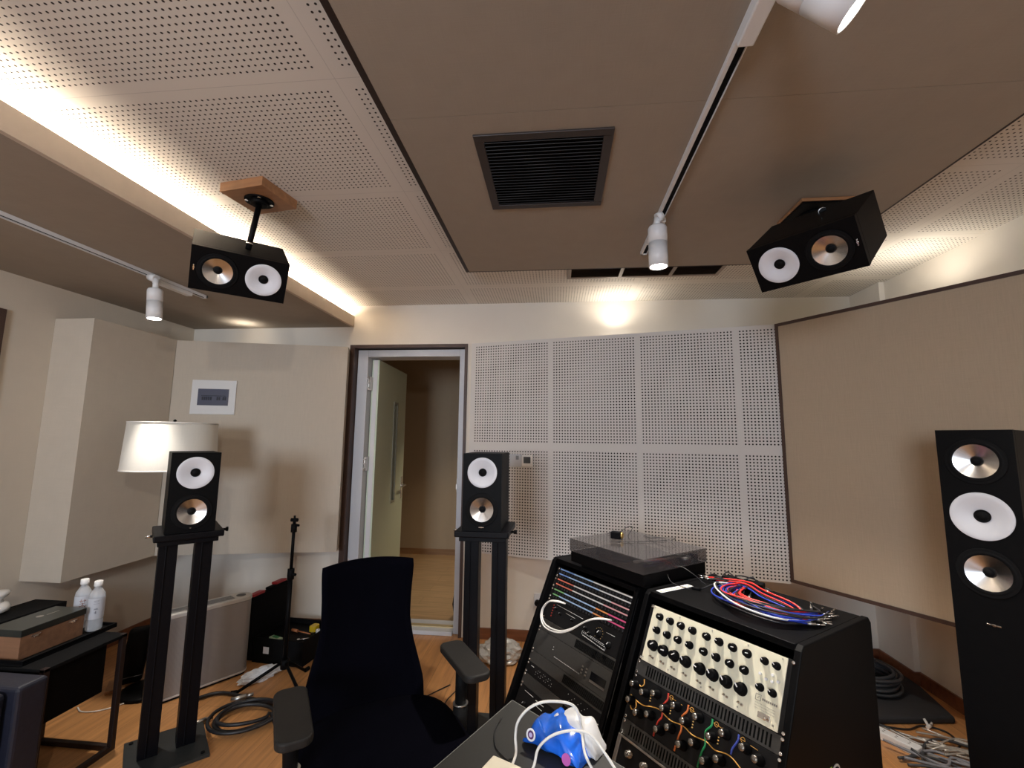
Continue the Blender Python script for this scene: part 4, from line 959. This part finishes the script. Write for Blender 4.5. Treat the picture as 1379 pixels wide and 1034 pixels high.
vent('L', 'slotted dark vent panel below the dotted control unit', S0+10*UH, 0.03, 0.215)
t, M_, h = unit('L', 'power_amplifier', 'black two unit amplifier with white dashes, lowest in the left rack', 'audio unit', S0+11*UH, 2)
m = MB(); m.rod((-0.20, -0.0006, 0.03), (-0.14, -0.0006, 0.03), 0.0008, n=5, M=M_); m.rod((-0.13, -0.0006, 0.012), (-0.07, -0.0006, 0.012), 0.0008, n=5, M=M_)
for i in range(9): m.b2(-0.12+i*0.006, -0.116+i*0.006, -0.0011, -0.0002, 0.026, 0.029, M_)
m.build('printed_marks', WPR, t)
for x in (-0.18, 0.10, 0.16): knob(t, M_, x, -0.012, 0.009, 0.014)
# white patch cable on the left rack: goes through unit-plane points
def onL(a, s, o): return tuple(UM['L'] @ Vector((a, -o, -s)))
t = thing('patch_cable', 'white patch cable looping across the front of the left rack', 'cable', onL(0.11, 0.124, 0.01))
for dz, o in ((0, 0.0), (0.004, 0.006)):
    pts = [onL(0.112, 0.124, 0.003), onL(0.095, 0.126+dz, 0.035+o), onL(0.060, 0.140+dz, 0.045+o), onL(0.036, 0.175+dz, 0.045+o), onL(0.046, 0.212+dz, 0.045+o), onL(0.090, 0.231+dz*2, 0.045+o), onL(0.17, 0.224+dz*2, 0.045+o), onL(0.235, 0.193+dz*2, 0.045+o), onL(0.30, 0.143+dz, 0.045+o), onL(0.345, 0.116+dz, 0.036+o), onL(0.383, 0.102, 0.003)]
    MB().tube(cr(pts), 0.0030, 8).build('wire', WCAB, t)
# --- right rack: cream unit 4U
t, M_, h = unit('R', 'equaliser_unit', 'cream fronted unit with black knobs in columns, top of the right rack', 'audio unit', -0.038, 4)
c0 = -0.038+2*UH
def UR(a, s): return (a-0.2325, -(s-c0))
MB().b2(-0.2255, 0.2195, -0.004, -0.0003, -h/2+0.001, h/2-0.001, M_).build('cream_plate', CREAM, t, 0.001)
MF = M_ @ T(0, -0.0041, 0)
cols8 = [0.0435, 0.086, 0.128, 0.171, 0.2205, 0.2625, 0.305, 0.348]
rnd = random.Random(4)
for a in cols8:
    for s, r, hg in ((-0.008, 0.0098, 0.017), (0.035, 0.0098, 0.017), (0.083, 0.0142, 0.021)):
        x, z = UR(a, s); knob(t, MF, x, z, r, hg, a=rnd.choice([-0.9, -1.4, 0.8, 0.2, 1.3]))
    x, z = UR(a+0.003, 0.1165)
    for dx in (-0.005, 0.005): MB().lathe([(0.0035, 0), (0.0035, 0.003), (0.0015, 0.004), (0.0015, 0.009)], 12, MF @ T(x+dx, -0.0002, z-0.002*(dx > 0)) @ Matrix.Rotation(R(90), 4, 'X')).build('toggle_switch', CHROME, t)
for a, s in ((0.397, -0.008), (0.429, -0.008), (0.396, 0.058), (0.429, 0.058)): x, z = UR(a, s); knob(t, MF, x, z, 0.0085, 0.015, a=0.9)
for a, s in ((0.390, 0.026), (0.422, 0.017), (0.407, 0.033), (0.423, 0.033), (0.438, 0.027)):
    x, z = UR(a, s); MB().lathe([(0.0038, 0), (0.0038, 0.004), (0.003, 0.005)], 14, MF @ T(x, -0.0002, z) @ Matrix.Rotation(R(90), 4, 'X')).build('push_button', WHITEP, t)
x, z = UR(0.415, 0.119); m = MB(); m.b2(x-0.016, x+0.016, -0.002, -0.0003, z-0.007, z+0.007, MF); m.rod((x+0.004, -0.002, z), (x+0.010, -0.016, z-0.004), 0.003, M=MF); m.build('power_switch', CHROME, t, 0.001)
m = MB()
for a in (0.012, 0.115, 0.232, 0.345, 0.440):
    for s in (-0.030, 0.128): x, z = UR(a, s); m.lathe([(0.0022, 0), (0.0022, 0.0012)], 10, MF @ T(x, -0.0002, z) @ Matrix.Rotation(R(90), 4, 'X'))
m.build('plate_screws', STEEL, t)
m = MB(); x, z = UR(0.394, 0.082)
for (a, b, c, d) in ((-.007, -.007, .007, -.007), (.007, -.007, .007, .007), (.007, .007, -.007, .007), (-.007, .007, -.007, -.007), (-.003, -.003, .003, .003)): m.rod((x+a, -0.0005, z+b), (x+c, -0.0005, z+d), 0.0006, n=4, M=MF)
for i in range(8): m.b2(x+0.011+i*0.005, x+0.0145+i*0.005, -0.0008, -0.0001, z-0.003, z+0.002, MF)
for k in range(3): m.b2(x-0.007, x+0.047, -0.0006, -0.0001, z-0.0135-k*0.006, z-0.013-k*0.006, MF)
m.build('printed_logo', mat('grey brown print', (0.25, 0.22, 0.18), 0.6), t)
vent('R', 'slotted dark vent panel below the cream unit', -0.038+4*UH, -0.195, 0.205)
# coloured-line unit 4U
s1 = -0.038+5*UH
t, M_, h = unit('R', 'channel_unit', 'black unit with big knobs and red, orange, green and blue wavy lines', 'audio unit', s1, 3)
c1 = s1+1.5*UH
def UC(a, s): return (a-0.2325, -(s-c1))
kn = [(0.012, 0.215), (0.012, 0.262), (0.055, 0.222), (0.096, 0.207), (0.050, 0.283), (0.091, 0.268), (0.137, 0.230), (0.171, 0.207), (0.133, 0.289), (0.167, 0.267), (0.210, 0.230), (0.245, 0.202), (0.213, 0.288), (0.249, 0.265), (0.293, 0.228), (0.327, 0.203), (0.290, 0.288), (0.325, 0.265), (0.385, 0.207), (0.420, 0.215)]
CAPK = mat('pewter knob cap', (0.30, 0.28, 0.25), 0.25, metal=0.8)
for a, s in kn:
    s = min(s, s1+3*UH-0.014)
    x, z = UC(a, s); k = knob(t, M_, x, z, 0.0115, 0.026, mark=False)
    MB().lathe([(0.0085, 0.0262), (0.0085, 0.0275), (0.003, 0.0285)], 18, M_ @ T(x, -0.0003, z) @ Matrix.Rotation(R(90), 4, 'X')).build('knob_cap', CAPK, k)
def wave(cn, pts, m_, r=0.0018):
    MB().tube(cr([(UC(a, s)[0], -0.0018, UC(a, s)[1]) for a, s in pts], 6), r, 6, M_).build(cn, m_, t)
sb = s1+3*UH-0.004
wave('red_line', [(0.132, s1+0.003), (0.134, s1+0.02), (0.124, 0.225), (0.128, 0.255), (0.118, 0.275), (0.114, sb)], mat('red enamel line', (0.60, 0.05, 0.03), 0.4), 0.0026)
wave('orange_line', [(0.204, s1+0.003), (0.204, s1+0.02), (0.192, 0.225), (0.198, 0.255), (0.194, 0.275), (0.190, sb)], mat('orange enamel line', (0.75, 0.20, 0.05), 0.4), 0.0026)
wave('green_line', [(0.283, s1+0.003), (0.283, s1+0.02), (0.270, 0.225), (0.276, 0.255), (0.270, 0.275), (0.266, sb)], mat('green enamel line', (0.03, 0.35, 0.12), 0.4), 0.0026)
wave('blue_line', [(0.360, s1+0.003), (0.360, s1+0.018), (0.350, 0.225), (0.348, 0.24)], mat('blue enamel line', (0.05, 0.08, 0.40), 0.4), 0.0026)
AMB = mat('amber enamel line', (0.85, 0.45, 0.10), 0.4)
wave('amber_line', [(0.0, 0.249), (0.03, 0.256), (0.057, 0.256), (0.085, 0.247), (0.112, 0.241), (0.14, 0.247), (0.163, 0.25), (0.20, 0.244), (0.234, 0.251), (0.275, 0.246), (0.305, 0.252), (0.341, 0.244), (0.37, 0.252), (0.40, 0.27)], AMB, 0.0016)
wave('amber_loop', [(0.036, s1+0.004), (0.040, s1+0.018), (0.030, s1+0.028), (0.018, s1+0.022)], AMB, 0.0016)
wave('amber_loop', [(0.000, 0.249), (0.024, 0.258), (0.030, 0.275), (0.018, 0.285), (0.008, 0.278)], AMB, 0.0016)
for a in (0.145, 0.217, 0.296, 0.372):
    m = MB(); x, z = UC(a, s1+0.010); m.rod((x-0.012, -0.0008, z), (x+0.040, -0.0008, z-0.003), 0.0007, n=5, M=M_)
    m.tube([(x+0.006*math.cos(k*0.7), -0.0012, z+0.006*math.sin(k*0.7)) for k in range(10)], 0.0007, 5, M_)
    m.build('gold_mark', AMB, t)
m = MB()
for a in (0.075, 0.152, 0.229, 0.309):
    for k in range(4): x, z = UC(a, 0.212+k*0.0075); m.lathe([(0.0018, 0), (0.0018, 0.003)], 10, M_ @ T(x, -0.0003, z) @ Matrix.Rotation(R(90), 4, 'X'))
m.build('led_column', mat('amber led', (0.7, 0.45, 0.15), 0.3), t)
vent('R', 'slotted dark vent panel below the unit with coloured lines', -0.038+8*UH, -0.205, 0.19)
t, M_, h = unit('R', 'framed_unit', 'black unit with pale metal edge frame, lowest in the right rack', 'audio unit', -0.038+9*UH, 3)
m = MB(); m.b2(-0.24, 0.24, -0.006, -0.0003, h/2-0.006, h/2, M_); m.b2(-0.24, -0.226, -0.006, -0.0003, -h/2, h/2-0.0062, M_); m.b2(0.226, 0.24, -0.006, -0.0003, -h/2, h/2-0.0062, M_)
m.build('metal_frame', STEEL, t, 0.001)
for x in (-0.185, -0.125, -0.05, 0.05): knob(t, M_, x, 0.032, 0.010, 0.016, CAPK)

# side badge of the right rack
BQ = frame(tuple(QRk @ Vector((0.5302, 0.13, 0.545))), tuple(w), tuple(-u), (0, 0, 1))
tbd = MB().lathe([(0.021, 0), (0.021, 0.0015)], 28, BQ @ Matrix.Rotation(R(90), 4, 'X')).lathe([(0.009, 0.0016), (0.009, 0.0022)], 20, BQ @ Matrix.Rotation(R(90), 4, 'X')).build('side_badge', mat('pale ring print', (0.55, 0.56, 0.55), 0.5), rackR)
MB().lathe([(0.0155, 0.0016), (0.0155, 0.0020), (0.0095, 0.0020), (0.0095, 0.0016)], 28, BQ @ Matrix.Rotation(R(90), 4, 'X'), caps=False).build('badge_ring', BLACKM, tbd)
MB().b2(-0.034, -0.022, -0.0015, -0.0002, -0.010, 0.022, BQ).build('badge_leaf', mat('lime print', (0.45, 0.62, 0.10), 0.5), tbd)

# ------------------------------------------------------------------ turntable on the left rack
TT0 = Vector((0.0, 0.0, 0))
TQ = frame(tuple(QLk @ Vector((0.150, -0.020, 0.8745))), tuple(u), tuple(w), (0, 0, 1))
t = thing('turntable', 'black turntable under a smoked dust cover on the left rack', 'turntable', TQ)
TW, TD = 0.423, 0.372
MB().b2(0.004, TW-0.004, 0.004, TD-0.004, 0.016, 0.060, TQ).build('plinth', BLACK, t, 0.002)
for x in (0.04, TW-0.04):
    for y in (0.06, TD-0.05): MB().lathe([(0.02, 0.0), (0.022, 0.0155)], 20, TQ @ T(x, y, 0)).build('foot', RUBBER, t)
MB().lathe([(0.148, 0.0605), (0.148, 0.072), (0.140, 0.0735)], 64, TQ @ T(0.185, TD/2, 0)).build('platter', BLACKM, t)
MB().lathe([(0.142, 0.0737), (0.142, 0.0752)], 64, TQ @ T(0.185, TD/2, 0)).build('mat', RUBBER, t)
m = MB(); m.lathe([(0.024, 0.0605), (0.022, 0.082)], 24, TQ @ T(0.375, 0.30, 0)); m.tube([(0.375, 0.30, 0.085), (0.375, 0.18, 0.085), (0.355, 0.10, 0.083), (0.335, 0.075, 0.081)], 0.0045, 8, TQ); m.box((0.33, 0.068, 0.079), (0.018, 0.026, 0.006), TQ)
m.build('tonearm', STEEL, t)
m = MB(); th = 0.003; z0, z1 = 0.0605, 0.112
m.b2(0, TW, 0, th, z0, z1, TQ); m.b2(0, TW, TD-th, TD, z0, z1, TQ); m.b2(0, th, th, TD-th, z0, z1, TQ); m.b2(TW-th, TW, th, TD-th, z0, z1, TQ); m.b2(0, TW, 0, TD, z1, z1+th, TQ)
m.build('dust_cover', SMOKE, t, 0.0008)
for x in (0.07, TW-0.07): MB().b2(x-0.02, x+0.02, TD+0.0005, TD+0.012, 0.03, 0.075, TQ).build('hinge', RUBBER, t)
zc = 0.1155
AQ = TQ @ T(0.12, 0.175, zc) @ rz(0.5)
t = thing('power_adapter', 'small black round-nosed adapter with brass end on the dust cover', 'adapter', AQ)
MB().b2(-0.028, 0.016, -0.016, 0.016, 0.0005, 0.030, AQ).build('adapter_body', BLACK, t, 0.003)
MB().lathe([(0.014, 0.0), (0.0145, 0.006), (0.010, 0.009)], 20, AQ @ T(0.0162, 0, 0.016) @ Matrix.Rotation(R(90), 4, 'Y')).build('brass_end', BRASS, t)
def onT(x, y, z): return tuple(TQ @ Vector((x, y, zc+z)))
cord('thin black cord arched over the left side of the dust cover', [onT(0.03, 0.20, 0.003), onT(0.06, 0.25, 0.012), onT(0.08, 0.28, 0.035), onT(0.12, 0.27, 0.040), onT(0.15, 0.21, 0.015), onT(0.18, 0.19, 0.003)], 0.0014)
cord('thin black cord lying across the middle of the dust cover', [onT(0.13, 0.33, 0.003), onT(0.19, 0.30, 0.004), onT(0.25, 0.30, 0.016), onT(0.30, 0.335, 0.018), onT(0.27, 0.345, 0.003)], 0.0014)
cord('thin black cord crossing the dust cover towards its front', [onT(0.26, 0.33, 0.003), onT(0.24, 0.25, 0.004), onT(0.20, 0.17, 0.003), onT(0.17, 0.12, 0.002)], 0.0014)

# ------------------------------------------------------------------ things on the right rack top
ZT = 0.8882
def onR(a, b, z): return tuple(QRk @ Vector((a, b, ZT+z)))
t = thing('label_strip_card', 'white printed label card on the left end of the right rack top', 'label card', frame(onR(0.075, 0.04, 0.0), tuple(w), tuple(-u), (0, 0, 1)))
SQ = QRk @ T(0.045, 0.02, ZT) @ rz(R(86))
MB().b2(0, 0.16, -0.013, 0.013, 0.0003, 0.0015, SQ).build('card', LABELW, t)
m = MB()
for i in range(16): m.b2(0.004+i*0.0096, 0.009+i*0.0096, -0.010, -0.002 if i % 3 else 0.004, 0.0016, 0.0019, SQ)
m.build('printed_cells', mat('ochre print', (0.35, 0.28, 0.12), 0.6), t)
# patch cable bundle
rnd = random.Random(11)
specs = [('red', RED)]*9+[('blue', BLUE)]*9+[('black', BCAB)]*10+[('white', WCAB)]*1
cx, cy = 0.315, 0.20
lblc = {'red': 'red patch cable in the coloured tangle on the right rack', 'blue': 'blue patch cable in the coloured tangle on the right rack', 'black': 'black patch cable in the coloured tangle on the right rack', 'white': 'white patch cable in the coloured tangle on the right rack'}
for i, (cn, cm_) in enumerate(specs):
    k = rnd.random()
    # a sagging arc: from upper-left, bulging towards the front-left, to lower-right end
    off = rnd.uniform(-0.055, 0.06); lift = 0.005+rnd.random()*0.032; ln = rnd.uniform(0.9, 1.12)
    ends = [(0.17+off*0.5+rnd.uniform(-.02, .02), 0.32+rnd.uniform(-.03, .03)), (0.185+off, 0.22+rnd.uniform(-.02, .02)), (0.235+off*0.9, 0.125+rnd.uniform(-.02, .02)), (0.33+off*0.4, 0.10+off*0.7+rnd.uniform(-.015, .015)), (0.42, 0.12+off*0.9+rnd.uniform(-.02, .02)), (0.475+rnd.uniform(-.03, .01), 0.19+off+rnd.uniform(-.03, .03))]
    if cn in ('blue', 'black') and i % 2: ends.append((0.44+rnd.uniform(-.03, .03), 0.29+rnd.uniform(-.03, .03)))
    if i % 5 == 0: ends = [(0.08+rnd.uniform(-.02, .02), 0.28), (0.20, 0.30+off*0.3), (0.30, 0.24+off*0.4), (0.40, 0.22+off*0.5), (0.44, 0.20+off*0.5)]
    pts = [onR(max(0.03, min(0.505, a*1.0)), max(0.02, min(0.38, b)), lift*math.sin(PI*(j+0.6)/len(ends))+0.0045) for j, (a, b) in enumerate(ends)]
    t = thing('patch_cable', lblc[cn], 'cable', pts[0], cn+' patch cables in the tangle on the right rack')
    MB().tube(cr(pts, 6), 0.0027, 7).build('wire', cm_, t)
    for p, q in ((pts[0], pts[1]), (pts[-1], pts[-2])):
        d = (Vector(p)-Vector(q)).normalized(); d.z = max(d.z, -0.02); p = Vector(p)
        pl_ = MB().rod(tuple(p), tuple(p+d*0.022), 0.0038, n=10).build('plug_sleeve', RUBBER if rnd.random() < .6 else STEEL, t)
        MB().rod(tuple(p+d*0.022), tuple(p+d*0.048), 0.0022, n=8).build('plug_tip', CHROME, pl_)
# black adapter cords with connectors, further left/back
for i in range(7):
    a0 = 0.06+rnd.uniform(0, .10); b0 = 0.16+rnd.uniform(0, .2)
    pts = [onR(a0, b0, 0.005), onR(a0+rnd.uniform(-.03, .06), b0+rnd.uniform(-.05, .05), 0.02+rnd.random()*0.02), onR(a0+rnd.uniform(.02, .10), b0+rnd.uniform(-.05, .06), 0.02), onR(min(0.3, a0+rnd.uniform(.06, .14)), min(0.37, b0+rnd.uniform(-.04, .06)), 0.006)]
    t = thing('adapter_cord', 'black adapter cord with silver connectors in the heap at the rack top\'s left', 'cable', pts[0], 'black adapter cords')
    MB().tube(cr(pts, 6), 0.0025, 7).build('wire', BCAB, t)
    for p, q in ((pts[0], pts[1]), (pts[-1], pts[-2])):
        d = (Vector(p)-Vector(q)); d.z = 0; d.normalize(); p = Vector(p)
        MB().rod(tuple(p), tuple(p+d*0.030), 0.0048, n=10).build('connector', STEEL if i % 2 else RUBBER, t)
cord('thin black cord arching between turntable and right rack top', [onR(0.10, 0.22, 0.004), onR(0.05, 0.20, 0.04), onR(0.0, 0.19, 0.055), onR(-0.02, 0.15, 0.04), onR(0.02, 0.12, 0.012), onR(0.09, 0.13, 0.004)], 0.0015)
for k, (a, b, rr) in enumerate(((0.20, 0.345, 0.3), (0.13, 0.33, -0.2))):
    bq = QRk @ T(a, b, ZT+0.0004) @ rz(rr)
    t = thing('charger_block', ('black charger block behind the red cables on the right rack', 'black charger block nearest the turntable on the right rack')[k], 'charger', bq, None)
    MB().b2(-0.035, 0.035, -0.02, 0.02, 0, 0.026, bq).build('block', BLACK, t, 0.003)
    MB().tube([tuple(bq @ Vector((0.035, 0, 0.013))), tuple(bq @ Vector((0.05, 0.005, 0.01))), tuple(bq @ Vector((0.065, -0.01, 0.004)))], 0.002, 6).build('lead', BCAB, t)

# ================================================================== DESK
dA = Vector((-0.121, 1.303)); dv = Vector((0.764, -0.645)).normalized(); dw = Vector((-0.463, -0.886)).normalized()
pb = dA+dv*1.25; pc = pb+dw*0.72; pd = dA+dw*0.72
t = thing('desk', 'dark olive grey desk with pale thin edge at the bottom of the frame', 'desk', (dA.x, dA.y, 0))
MB().prism([tuple(dA), tuple(pb), tuple(pc), tuple(pd)], 0.695, 0.720, None).build('desk_top', DESKM, t)
m = MB()
for a, b in ((dA, pd), (dA, pb)):
    d = (b-a).normalized(); n_ = Vector((-d.y, d.x))*0.0015
    if n_.dot((pb+pd)/2-a) > 0: n_ = -n_
    m.prism([tuple(a+n_*0.05), tuple(b+n_*0.05), tuple(b+n_), tuple(a+n_)], 0.695, 0.7205)
m.build('edge_band', EDGE, t)
for p in (dA*0.9+pc*0.1, pb*0.9+pd*0.1, pc*0.9+dA*0.1, pd*0.9+pb*0.1):
    MB().b2(p.x-0.02, p.x+0.02, p.y-0.02, p.y+0.02, 0.0005, 0.6945).build('leg', BLACKM, t, 0.002)
# wipes packet
t = thing('wet_wipes_pack', 'blue and clear plastic wipes pack lying on the desk', 'wipes pack', (0.005, 1.13, 0.7215))
rnd = random.Random(5)
WQ = T(0.010, 1.13, 0.7215) @ rz(R(-33))
def pack(name, m_, x0, x1, y0, y1, zt, par, amp=0.006, inset=0.0, zb=0.0):
    N = 22; rings = []
    for j in range(N+1):
        k = j/N; x = x0+(x1-x0)*k; e = (1-abs(2*k-1)**3.2); hz = max(0.004, zt*(0.18+0.82*e)); ring = []
        for i in range(28):
            a = 2*PI*i/28; c, s = math.cos(a), math.sin(a)
            yy = (y0+y1)/2+(y1-y0)/2*math.copysign(abs(c)**0.6, c)*(0.90+0.10*e)
            zz = hz/2+hz/2*math.copysign(abs(s)**0.7, s)
            wv_ = amp*math.sin(5.1*k*PI+3*c)+amp*0.6*math.sin(11*k+7*s)
            ring.append((x, yy+wv_*0.5, max(0.0003, zz+(wv_ if s > 0.2 else 0))+zb))
        rings.append(ring)
    return MB().loft(rings, M=WQ).build(name, m_, par)
pk = pack('wrapper', mat('glossy blue film', (0.015, 0.14, 0.72), 0.22, noise=0.5, nscale=14, coat=0.4), -0.078, 0.070, -0.050, 0.045, 0.056, t)
pack('wipes_stack', mat('white wipes under film', (0.78, 0.79, 0.80), 0.3, coat=0.3), -0.050, 0.084, 0.000, 0.060, 0.062, t, 0.004)
DQ = WQ @ T(-0.050, -0.0515, 0.030) @ Matrix.Rotation(R(90-14), 4, 'X')
rn = MB().lathe([(0.0125, 0), (0.0125, 0.0012), (0.0085, 0.0012), (0.0085, 0)], 28, DQ, caps=False).build('logo_ring', LABELW, pk)
MB().lathe([(0.0083, 0.0002), (0.0083, 0.0010)], 24, DQ).build('logo_disc', mat('dark plum print', (0.10, 0.03, 0.12), 0.4), pk)
MB().lathe([(0.0045, 0.0012), (0.0045, 0.0016)], 20, DQ).build('logo_centre', mat('lilac print', (0.55, 0.50, 0.75), 0.4), pk)
MB().lathe([(0.011, 0.0), (0.011, 0.0012)], 24, WQ @ T(0.045, -0.0525, 0.018) @ Matrix.Rotation(R(90-14), 4, 'X')).build('pink_print', mat('pink print', (0.55, 0.12, 0.45), 0.4), pk)
# white cables in the air above the pack
cord('white cable rising in a tall arch over the wipes pack', [(-0.105, 1.02, 0.7245), (-0.092, 1.08, 0.728), (-0.094, 1.096, 0.759), (-0.088, 1.093, 0.79), (-0.066, 1.091, 0.818), (-0.035, 1.091, 0.834), (0.0, 1.095, 0.836), (0.032, 1.10, 0.829), (0.047, 1.102, 0.812), (0.054, 1.105, 0.78), (0.056, 1.09, 0.76), (0.062, 1.05, 0.752), (0.09, 1.02, 0.7245)], 0.0030, WCAB)
cord('white cable in a low arch in front of the wipes pack', [(-0.07, 1.00, 0.7245), (-0.050, 1.03, 0.74), (-0.040, 1.05, 0.765), (-0.012, 1.06, 0.785), (0.03, 1.065, 0.795), (0.07, 1.065, 0.79), (0.10, 1.05, 0.765), (0.13, 1.02, 0.74), (0.17, 0.97, 0.7245)], 0.0030, WCAB)
cord('thin dark cord lying on the desk left of the wipes pack', [(-0.14, 1.22, 0.7225), (-0.15, 1.17, 0.7225), (-0.14, 1.11, 0.7225), (-0.10, 1.06, 0.7225)], 0.0014)
cord('thin dark cord lying on the desk right of the wipes pack', [(0.12, 1.08, 0.7225), (0.16, 1.04, 0.7225), (0.19, 0.98, 0.7225)], 0.0014)
bq = T(-0.118, 0.985, 0.7212) @ rz(R(-25))
tag(MB().b2(-0.035, 0.035, -0.05, 0.035, 0, 0.036, bq).build('small_carton', mat('cream card', (0.80, 0.74, 0.58), 0.6), None, 0.003, loc=(-0.118, 0.985, 0.7212)), 'cream carton corner at the bottom edge beside the white cable', 'carton')
bq = T(0.395, 0.835, 0.7212) @ rz(R(-30))
t = thing('notebook', 'pale green notebook block standing on the desk before the right rack', 'notebook', bq)
MB().b2(-0.035, 0.035, -0.012, 0.012, 0, 0.11, bq).build('block', mat('pale grey green card', (0.42, 0.48, 0.38), 0.5), t, 0.002)

# ================================================================== THINGS ON THE FLOOR AT THE RIGHT
m = MB(); m.prism([(1.40, 2.62), (2.03, 2.70), (2.09, 3.00), (2.09, 3.33), (1.55, 3.30), (1.40, 2.95)], 0.0005, 0.035)
tag(m.build('folded_cloth', mat('black grey cloth', (0.022, 0.022, 0.025), 0.9, noise=0.2, weave=400, bump=0.4), None, 0.012, 3, loc=(1.8, 2.9, 0)), 'folded black cloth mat on the floor in the right corner', 'cloth')
DGC = mat('dark grey cable', (0.045, 0.047, 0.052), 0.45)
coil('dark grey cable coil piled on the black cloth in the right corner', 1.80, 2.98, 0.165, 11, DGC, 0.0085, 4, z0=0.036, rot=0.9)
t = thing('power_strip', 'white power strip on the floor right of the rack', 'power strip', T(1.58, 2.50, 0) @ rz(R(-55)))
PQ = T(1.59, 2.52, 0.0005) @ rz(R(125))
MB().prism(rrect(-0.12, 0.10, -0.026, 0.026, 0.010), 0, 0.036, PQ).build('housing', WHITEP, t, 0.003)
m = MB()
for x in (-0.08, -0.03, 0.02, 0.07):
    for dy in (-0.007, 0.007): m.b2(x-0.004, x+0.004, dy-0.0015, dy+0.0015, 0.0362, 0.0368, PQ)
m.build('socket_slots', RUBBER, t)
cs = [('black cord snaking across the right floor, nearest the power strip', BCAB, 0.0055), ('black cord looping in the right floor tangle', BCAB, 0.0045), ('dark grey cord crossing the right floor tangle', DGC, 0.006)]
rnd = random.Random(21)
cord(cs[0][0], [(1.45, 2.62, .006), (1.60, 2.60, .03), (1.70, 2.50, .006), (1.72, 2.38, .006), (1.66, 2.24, .006), (1.60, 2.10, .006)], 0.0055)
cord(cs[1][0], [(1.50, 2.68, .005), (1.62, 2.64, .005), (1.74, 2.62, .005), (1.84, 2.66, .005), (1.92, 2.62, .005), (1.90, 2.52, .005), (1.80, 2.46, .005)], 0.0045)
cord(cs[2][0], [(1.62, 2.36, .02), (1.72, 2.48, .02), (1.82, 2.52, .025), (1.94, 2.46, .02), (2.02, 2.34, .01), (2.04, 2.20, .01)], 0.006, DGC)
for i in range(14):
    x0 = 1.64+rnd.uniform(-.05, .15); y0 = 2.50+rnd.uniform(-.12, .10)
    pts = [(x0+0.13*j+rnd.uniform(-.03, .03), y0-0.05*j+rnd.uniform(-.05, .05), 0.008+rnd.random()*0.03) for j in range(4)]
    pts = [(min(x, 2.09), y, z) for x, y, z in pts]
    cord('clear silvery audio cable in the tangle beside the right wall', pts, 0.0048, CLEARC, 'audio_cable', 'cable', 'silvery cables in the right floor tangle')
for i in range(11):
    x0 = 1.57+rnd.uniform(-.05, .12); y0 = 2.33+rnd.uniform(-.12, .10)
    pts = [(x0+0.12*j+rnd.uniform(-.03, .03), y0-0.03*j+rnd.uniform(-.06, .06), 0.008+rnd.random()*0.035) for j in range(4)]
    pts = [(min(x, 2.09), y, z) for x, y, z in pts]
    cord('grey audio cable in the tangle beside the right wall', pts, 0.006, (GCAB, DGC)[i % 2], 'audio_cable', 'cable', 'grey cables in the right floor tangle')
tag(MB().rod((1.85, 2.64, 0.010), (1.88, 2.66, 0.010), 0.008).rod((1.88, 2.66, 0.01), (1.90, 2.68, 0.012), 0.005).rod((1.862, 2.648, 0.01), (1.862, 2.675, 0.03), 0.006).build('white_connector', WAX, None, loc=(1.86, 2.65, 0.0)), 'tiny white connector lying on the floor before the black cloth', 'connector')
